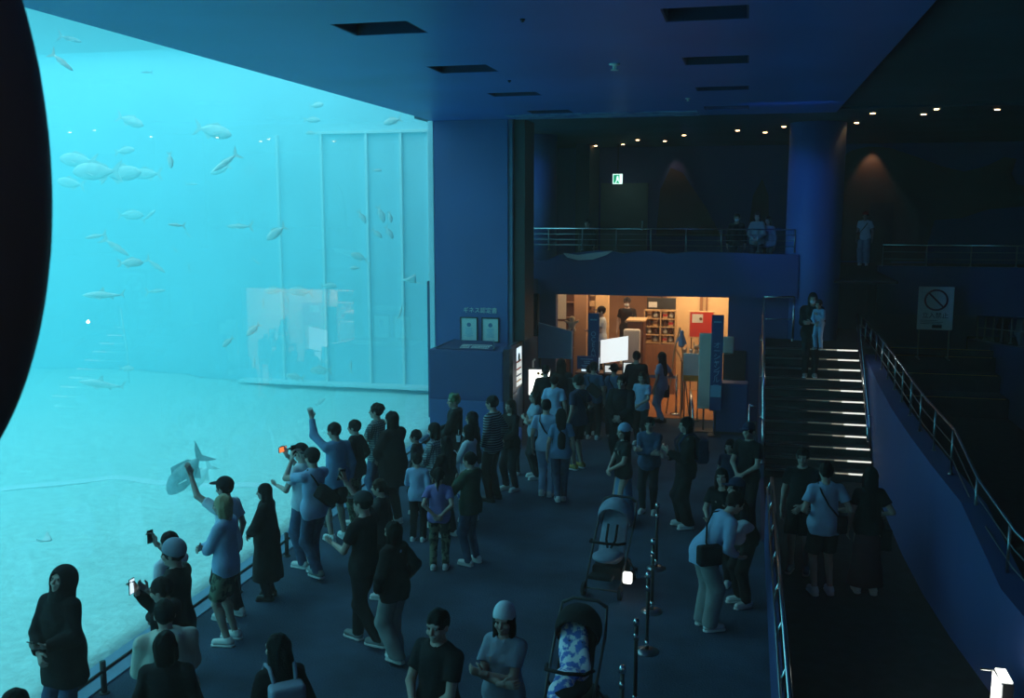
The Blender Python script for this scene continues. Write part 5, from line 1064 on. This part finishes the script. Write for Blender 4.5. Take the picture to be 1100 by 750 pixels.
person(-3.17, 15.66, 0, 1.66, 0,'young man in light blue tee and pale jeans, back turned',top='tee',topm='c_lt',bot='jeans',botm='c_lt',bag='cross',res=.011,legs=.06,baglabel='black crossbody bag on the back of the man in light blue')
person(-2.88, 15.44, 0, 1.56, 15,'woman with long black hair walking beside the light blue t-shirt',hair='longer',top='tee',topm='c_blue',bot='jeans',botm='c_denim',female=True,res=.012,legs=.12)
person(-2.95, 17.56, 0, 1.76, 60,'tall capped man in a dark blue t-shirt and shorts with yellow shoes',arms=('down','pocket'),hat='cap',top='tee',topm='c_navy',bot='shorts',botm='c_black',shoem='s_yel',bag='cross',res=.012,baglabel='dark bag of the tall capped man with yellow shoes')
person(-3.92, 19.26, 0, 1.65, 10,'man in black standing right before the bright white light box',top='long',topm='c_black',res=.013,botm='c_black')
person(-3.65, 19.55, 0, 1.75, 5,'tall person with long black hair in the shop queue',hair='longer',top='long',topm='c_black',botm='c_black',res=.013)
person(-3.57, 18.37, 0, 1.6, 0,'person in pale blue half hidden behind the tall long haired one',hair='short',top='tee',topm='c_lt',botm='c_black',res=.014)
person(-3.05, 20.04, 0, 1.62, -5,'man in a grey blue shirt and cap with a dark strap in the queue',hat='cap',top='tee',topm='c_denim',botm='c_black',bag='sling',res=.012,baglabel='dark strap bag on the grey blue shirt in the queue')
person(-2.66, 20.33, 0, 1.55, 0,'person in a bucket hat and blue top with a crossbody strap in the queue',hat='bucket',top='tee',topm='c_blue',bot='wide',botm='c_black',bag='cross',female=True,res=.012,baglabel='crossbody bag of the person in the bucket hat')
person(-3.20, 20.41, 0, 1.5, 20,'short person with dark hair left of the grey blue shirt in the queue',top='tee',topm='c_lt',botm='c_black',res=.014)
person(-2.26, 20.97, 0, 1.75, 0,'tall man in black right of the white screen, back turned',top='long',topm='c_black',botm='c_black',res=.012)
person(-2.01, 19.81, 0, 1.48, 160,'child in a light blue top facing the hall from the queue',hair='bob',top='tee',topm='c_lt',botm='c_black',head_s=1.08,res=.012,arms=('front','down'))
person(-2.21, 17.98, 0, 1.72, 170,'big dark clothed person standing in the middle of the floor before the queue',arms=('front','front'),top='jacket',topm='c_black',bot='wide',botm='c_black',wide=1.2,res=.012,shoem='s_black')
person(-1.79, 21.86, 0, 1.62, 60,'woman with long black hair in a blue blouse and jeans at the shop entrance',arms=('down','bag'),hair='long',top='tee',topm='c_lt',bot='jeans',botm='c_lt',female=True,legs=.10,res=.012,shoem='s_black',bag='tote',bagm='c_black',baglabel='black shoulder bag of the woman in the blue blouse at the shop entrance')
person(-1.73, 14.50, 0, 1.56, 120,'person in a pale knit cap and black top with a blue skirt',arms=('front','front'),hat='beanie',hatm='c_lt',hair='bob',top='tee',topm='c_black',bot='longskirt',botm='c_blue',female=True,res=.012)
person(-1.41, 15.17, 0, 1.55, 175,'person in a grey blue shirt with folded arms, facing the camera',arms=('cross','crossu'),hair='short',top='shirt',topm='c_denim',sleeve='long',bot='jeans',botm='c_char',res=.011)
person(-0.80, 14.60, 0, 1.7, 110,'dark clothed person holding a phone, beside the person with folded arms',arms=('phone','phone_low'),hair='bob',top='jacket',topm='c_black',bot='wide',botm='c_black',bag='back',bagm='c_navy',res=.012,phone=0,phonelabel='pale lit phone of the dark clothed person in mid hall',phone_m='e_soft',baglabel='dark backpack of the person holding a phone in mid hall')
person(-2.24, 6.87, 0, 1.72, 155,'broad man in a black t-shirt with hands in front, bottom centre',arms=('front','front'),top='tee',topm='c_black',hair='short',wide=1.12,res=.010,head=(15,0))
person(-1.82, 7.30, 0, 1.62, 168,'woman in a white knit cap and pale grey shirt with folded arms, bottom centre',arms=('cross','crossu'),hair='long',hat='beanie',hatm='c_white',top='shirt',topm='c_grey',sleeve='tee',female=True,bot='skirt',botm='c_black',res=.010,head=(10,0))
person(-3.36, 6.42, 0, 1.6, 40,'woman with long black hair and a pale backpack, back turned, bottom left of centre',hair='long',top='long',topm='c_black',bag='back',bagm='c_grey',female=True,head=(30,0),res=.010,baglabel='pale backpack of the long haired woman at the bottom')
person(-0.30, 11.00, 0, 1.7, -62,'person in a pale shirt and beige trousers bending over beside the stair lane rail',arms=('hold','hold'),lean=38,top='shirt',topm='c_lt',bot='wide',botm='c_beige',hair='short',hairm='hair_br',bag='cross',bagm='c_black',head=(0,-15),res=.011,baglabel='black bag strap of the person bending by the rail')
person(0.06, 11.75, 0, 1.62, 120,'dark hatted person in black facing the bending one at the rail',arms=('hold','hold'),lean=20,hat='cap',hatm='c_navy',top='tee',topm='c_black',botm='c_black',hair='bob',res=.012,head=(0,-25))
person(-0.20, 12.40, 0, 1.55, 165,'person in black holding a crumpled white cloth at the rail',arms=('hold','hold'),lean=15,top='tee',topm='c_black',botm='c_black',hair='long',female=True,res=.012,head=(10,-25))
person(0.11, 14.42, 0, 1.7, 150,'capped adult in dark clothes standing with a child left of the staircase foot',hat='cap',hatm='c_navy',arms=('front','front'),top='tee',topm='c_black',botm='c_black',res=.014)
person(-0.16, 14.90, 0, 1.3, 160,'child with a pale top before the capped adult left of the stairs',hair='bob',head_s=1.15,top='tee',topm='c_navy',botm='c_black',res=.014)
person(0.80, 13.09, 0, 1.68, 170,'person in dark clothes at the foot of the stairs beside the rail',arms=('front','down'),top='tee',topm='c_black',bot='shorts',botm='c_black',shoem='s_grey',res=.013)
person(1.04, 12.38, 0, 1.68, 15,'person in light blue shirt and dark shorts in the stair lane',hair='short',arms=('bag','bag'),top='shirt',topm='c_lt',sleeve='tee',bot='shorts',botm='c_black',bag='cross',res=.011,wide=1.1,baglabel='black crossbody bag on the light blue shirt in the stair lane')
person(1.58, 12.52, 0, 1.62, 5,'woman with very long dark hair in dark clothes, right in the stair lane',hair='longer',arms=('down','bag'),top='tee',topm='c_black',bot='longskirt',botm='c_maroon',female=True,bag='tote',bagm='c_black',res=.012,baglabel='dark hand bag of the long haired woman in the stair lane')
person(1.30, 20.35, 1.44, 1.70, 178, 'adult in dark clothes carrying a child down the stairs', arms=('carry','carry'), mask=True, top='jacket', topm='c_black', botm='c_black', hair='bob', shoem='s_grey', res=.014, stance=.09)
person(1.42, 20.08, 2.05, .95, 150, 'small child in a pale blue top carried on the stairs', arms=('chest','front'), top='long', topm='c_lt', botm='c_lt', head_s=1.35, res=.012, shoem='s_grey', lean=8)
person(-0.27, 24.0, 3.25, 1.44, 175,'masked person in black behind the balcony railing near the round pillar',mask=True,top='long',topm='c_black',res=.015)
person(0.20, 24.0, 3.25, 1.48, 170,'person in a brownish blouse on the balcony, left of the last pair',hair='bob',hairm='hair_br',top='long',topm='c_beige',female=True,res=.015,arms=('front','front'))
person(0.46, 24.2, 3.25, 1.37, 150,'person in grey with dark red hair on the balcony beside the round pillar',hair='bob',hairm='hair_br',top='long',topm='c_grey',female=True,res=.015)
person(-3.79, 23.6, 3.25, 1.30, 170,'dark silhouetted person on the balcony left of the exit door',top='coat',topm='c_black',res=.016)
person(3.15, 28.9, 3.25, 1.47, 165,'person in a white tee and orange cap on the far right balcony',hat='cap',hatm='red',top='tee',topm='c_white',bot='wide',botm='c_grey',res=.015,bag='cross',bagm='brown',baglabel='brown crossbody bag of the person in the orange cap')
person(6.75, 28.13, 1.15, 1.88, 100,'dark clothed person behind the low blue wall at the far right',top='long',topm='c_black',botm='c_black',arms=('front','front'),res=.015)
person(6.85, 26.84, 1.15, 1.92, 90,'person in a pale top cut by the right picture edge',top='long',topm='c_lt',botm='c_grey',res=.015)
person(-3.02, 25.5, .76, 1.74, 175,'masked shop clerk in a black cap and black uniform behind the tall desk',mask=True,hat='cap',top='tee',topm='c_black',botm='c_black',arms=('hold','down'),res=.013)
person(-3.42, 23.6, .76, 1.68, 110,'shop clerk in white half hidden by the left banner',hat='cap',top='tee',topm='c_white',botm='c_black',arms=('hold','front'),res=.013)
# ------------------------------------------------------------------ strollers and small carried things
def stroller(x, y, rz, label, blanket, canopy_m, seat_m, lamp):
    e = empty('stroller', (x, y, 0), math.radians(rz), label, 'stroller')
    # faces +y locally: seat opens forward, handle behind
    for sx in (-1, 1):
        MB().tube([(.22 * sx, .36, .10), (.23 * sx, .05, .46), (.24 * sx, -.30, .80), (.22 * sx, -.46, 1.02)], .014, 8).build('frame_tube', M['stroller_dark'], e, True)
        MB().tube([(.23 * sx, .05, .46), (.25 * sx, -.36, .10)], .014, 8).build('rear_leg', M['stroller_dark'], e, True)
        for yy in (.36, -.36):
            w = MB().tube([(.235 * sx - .018, yy, .085), (.235 * sx + .018, yy, .085)], .085, 18).build('wheel', M['c_char'], e)
            MB().tube([(.235 * sx - .022, yy, .085), (.235 * sx + .022, yy, .085)], .04, 12).build('hub', M['steel'], w)
    MB().tube([(-.22, -.46, 1.02), (-.12, -.50, 1.06), (.12, -.50, 1.06), (.22, -.46, 1.02)], .018, 8).build('handle', M['black'], e, True)
    MB().tube([(-.22, .36, .10), (.22, .36, .10)], .012, 8).build('axle', M['stroller_dark'], e, True); MB().tube([(-.24, -.34, .12), (.24, -.34, .12)], .012, 8).build('axle', M['stroller_dark'], e, True)
    s = S().cone((0, -.02, .44), (0, .22, .48), .17, .17, .03, ((0, 0, 1), .35)).cone((0, -.06, .46), (0, -.30, .92), .175, .17, .03, ((0, .9, .45), .30))
    sobj('seat', s.mesh(.013, .002, 4), M[seat_m], e)
    s = S().ell((0, -.22, .88), (.225, .23, .24), .01, caps=[((0, -.02, .88), (0, .8, -.35))]).ell((0, -.14, .82), (.200, .24, .215), .01, op='s')
    sobj('canopy', s.mesh(.013, .001, 5), M[canopy_m], e)
    sobj('foot_rest', S().rbox((0, .40, .28), (.14, .06, .01), .015, .01).mesh(.013), M['c_black'], e)
    sobj('basket', S().rbox((0, -.08, .24), (.17, .20, .05), .03, .01).mesh(.015), M['c_black'], e)
    MB().tube([(-.22, .10, .64), (-.18, .28, .68), (0, .33, .69), (.18, .28, .68), (.22, .10, .64)], .018, 8).build('bumper_bar', M['c_black'], e, True)
    for sx in (-1, 1): MB().tube([(.06 * sx, -.12, .80), (.06 * sx, -.02, .62), (.02 * sx, .05, .54)], .016, 6).build('harness_strap', M['c_black'], e, True)
    if lamp:
        MB().box(-.36, -.25, .25, .31, .20, .34, .012).build('lit_tag', M['e_lamp'], e)
    if blanket:
        b = S().cone((-.02, .0, .60), (.04, -.20, .80), .15, .14, .03, ((0, .9, .45), .4)).cone((.02, .12, .58), (.06, .34, .46), .12, .10, .03, ((0, .3, 1), .4)); sobj_ = sobj('blanket', b.mesh(.011, .010, 8), M['c_print'], None); sobj_.location = e.location; sobj_.rotation_euler = e.rotation_euler
        tag(sobj_, 'crumpled blue and white patterned blanket lying in the black stroller', 'blanket')
    return e
stroller(-1.58, 11.95, 172, 'grey canopied stroller with a bright white tag, in the middle of the floor', False, 'c_grey', 'c_grey', True)
stroller(-1.45, 8.45, 176, 'black stroller with a patterned blanket at the bottom of the view', True, 'c_black', 'c_black', False)
cr = thing1('white_cloth', MB(), M['c_white'], 'crumpled white cloth held over the stair lane rail', 'cloth')
bpy.data.objects.remove(cr)
cr = sobj('white_cloth', S().ell((.06, 11.35, 1.12), (.13, .10, .08), .02).ell((.0, 11.25, 1.02), (.09, .07, .08), .03).mesh(.011, .012, 3, ), M['c_white']); tag(cr, 'crumpled white cloth held over the stair lane rail', 'cloth')
cp = empty('drink_cup', (-4.28, 14.25, 1.22), 0, 'small pale drink cup held by the masked woman in white', 'cup')
MB().lathe([(.028, 0), (.036, .10), (.036, .105)], n=14).build('cup_body', M['c_white'], cp, True); MB().cyl((0, 0), .038, .105, .115, 14).build('lid', M['black'], cp); MB().tube([(0, 0, .11), (.01, 0, .19)], .004, 6).build('straw', M['white'], cp)
# ------------------------------------------------------------------ light
def area(name, loc, rot, sx, sy, power, color, spread=PI):
    l = bpy.data.lights.new(name, 'AREA'); l.shape = 'RECTANGLE'; l.size = sx; l.size_y = sy; l.energy = power; l.color = color; l.spread = spread
    o = bpy.data.objects.new(name, l); COL.objects.link(o); o.location = loc; o.rotation_euler = rot; return o
def point(name, loc, power, color, r=.1, spot=None, rot=(0, 0, 0)):
    l = bpy.data.lights.new(name, 'SPOT' if spot else 'POINT'); l.energy = power; l.color = color; l.shadow_soft_size = r
    if spot: l.spot_size = math.radians(spot); l.spot_blend = .6
    o = bpy.data.objects.new(name, l); COL.objects.link(o); o.location = loc; o.rotation_euler = rot; return o
area('tank_skylight', (-16.8, 9.0, 8.95), (0, 0, 0), 20.0, 29.0, 4300, (.42, .90, 1.))
area('shop_light', (-2.6, 24.9, 3.05), (0, 0, 0), 4.5, 3.6, 150, (1., .62, .32))
area('shop_light_right', (-1.0, 25.2, 3.04), (math.radians(25), 0, 0), 1.6, .6, 22, (1., .78, .45))
point('balcony_spot', (3.4, 30.15, 6.62), 26, (1., .45, .25), .05, 70, (math.radians(15), 0, 0))
point('relief_spot', (-2.2, 30.1, 6.62), 9, (1., .5, .3), .05, 60, (math.radians(20), 0, 0))
point('stair_lamp', (2.05, 19.8, 2.2), 3.0, (1., .9, .78), .04)
area('ramp_lamp', (2.32, 9.2, .35), (0, math.radians(-90), 0), .45, .45, 2.5, (1., .96, .85))
def aim(name, loc, to, power, color, spot):
    d = Vector(to) - Vector(loc); return point(name, loc, power, color, .08, spot, d.to_track_quat('-Z', 'Y').to_euler())
aim('pillar_wash', (-1.4, 19.3, 6.5), (1.1, 22.8, 4.4), 170, (.10, .32, 1.), 46)
aim('far_pillar_wash', (-5.9, 22.9, 6.5), (-5.4, 25, 4.9), 24, (.10, .32, 1.), 60)
point('exit_glow', (-3.72, 29.4, 5.45), 2.2, (.6, 1., .85), .05)
point('rear_fill', (1.6, -1.4, 6.2), 32, (1., .92, .86), .15)  # unseen fill light added behind the camera to lift the dark tones
area('hall_blue_wash', (.6, 17.8, 6.55), (math.radians(35), 0, 0), 1.6, .3, 9, (.12, .3, 1.))
w = bpy.data.worlds.new('world'); bpy.context.scene.world = w; w.use_nodes = True
bg = w.node_tree.nodes['Background']; bg.inputs[0].default_value = (.30, .42, .60, 1); bg.inputs[1].default_value = .10
vs = w.node_tree.nodes.new('ShaderNodeVolumeScatter'); vs.inputs['Color'].default_value = (1., .55, .48, 1); vs.inputs['Density'].default_value = .0065
w.node_tree.links.new(vs.outputs[0], w.node_tree.nodes['World Output'].inputs['Volume'])
# ------------------------------------------------------------------ camera
cam = bpy.data.cameras.new('camera'); co = bpy.data.objects.new('camera', cam); COL.objects.link(co)
co.location = (0, 0, 4.8); co.rotation_euler = (math.radians(90 - 8.13), 0, math.radians(13.5))
cam.sensor_width = 36; cam.lens = 36 * 1050 / 1100; cam.clip_start = .05; cam.clip_end = 200
cam.dof.use_dof = True; cam.dof.focus_distance = 13; cam.dof.aperture_fstop = 9
sc = bpy.context.scene; sc.camera = co
sc.view_settings.view_transform = 'Standard'; sc.view_settings.look = 'None'; sc.view_settings.gamma = 1; sc.view_settings.use_curve_mapping = False
sc.view_settings.exposure = 0.0
sc.cycles.use_denoising = True; sc.cycles.volume_bounces = 2; sc.cycles.max_bounces = 8; sc.cycles.transparent_max_bounces = 12; sc.cycles.diffuse_bounces = 4; sc.cycles.caustics_reflective = False; sc.cycles.caustics_refractive = False; sc.cycles.sample_clamp_indirect = 4.0
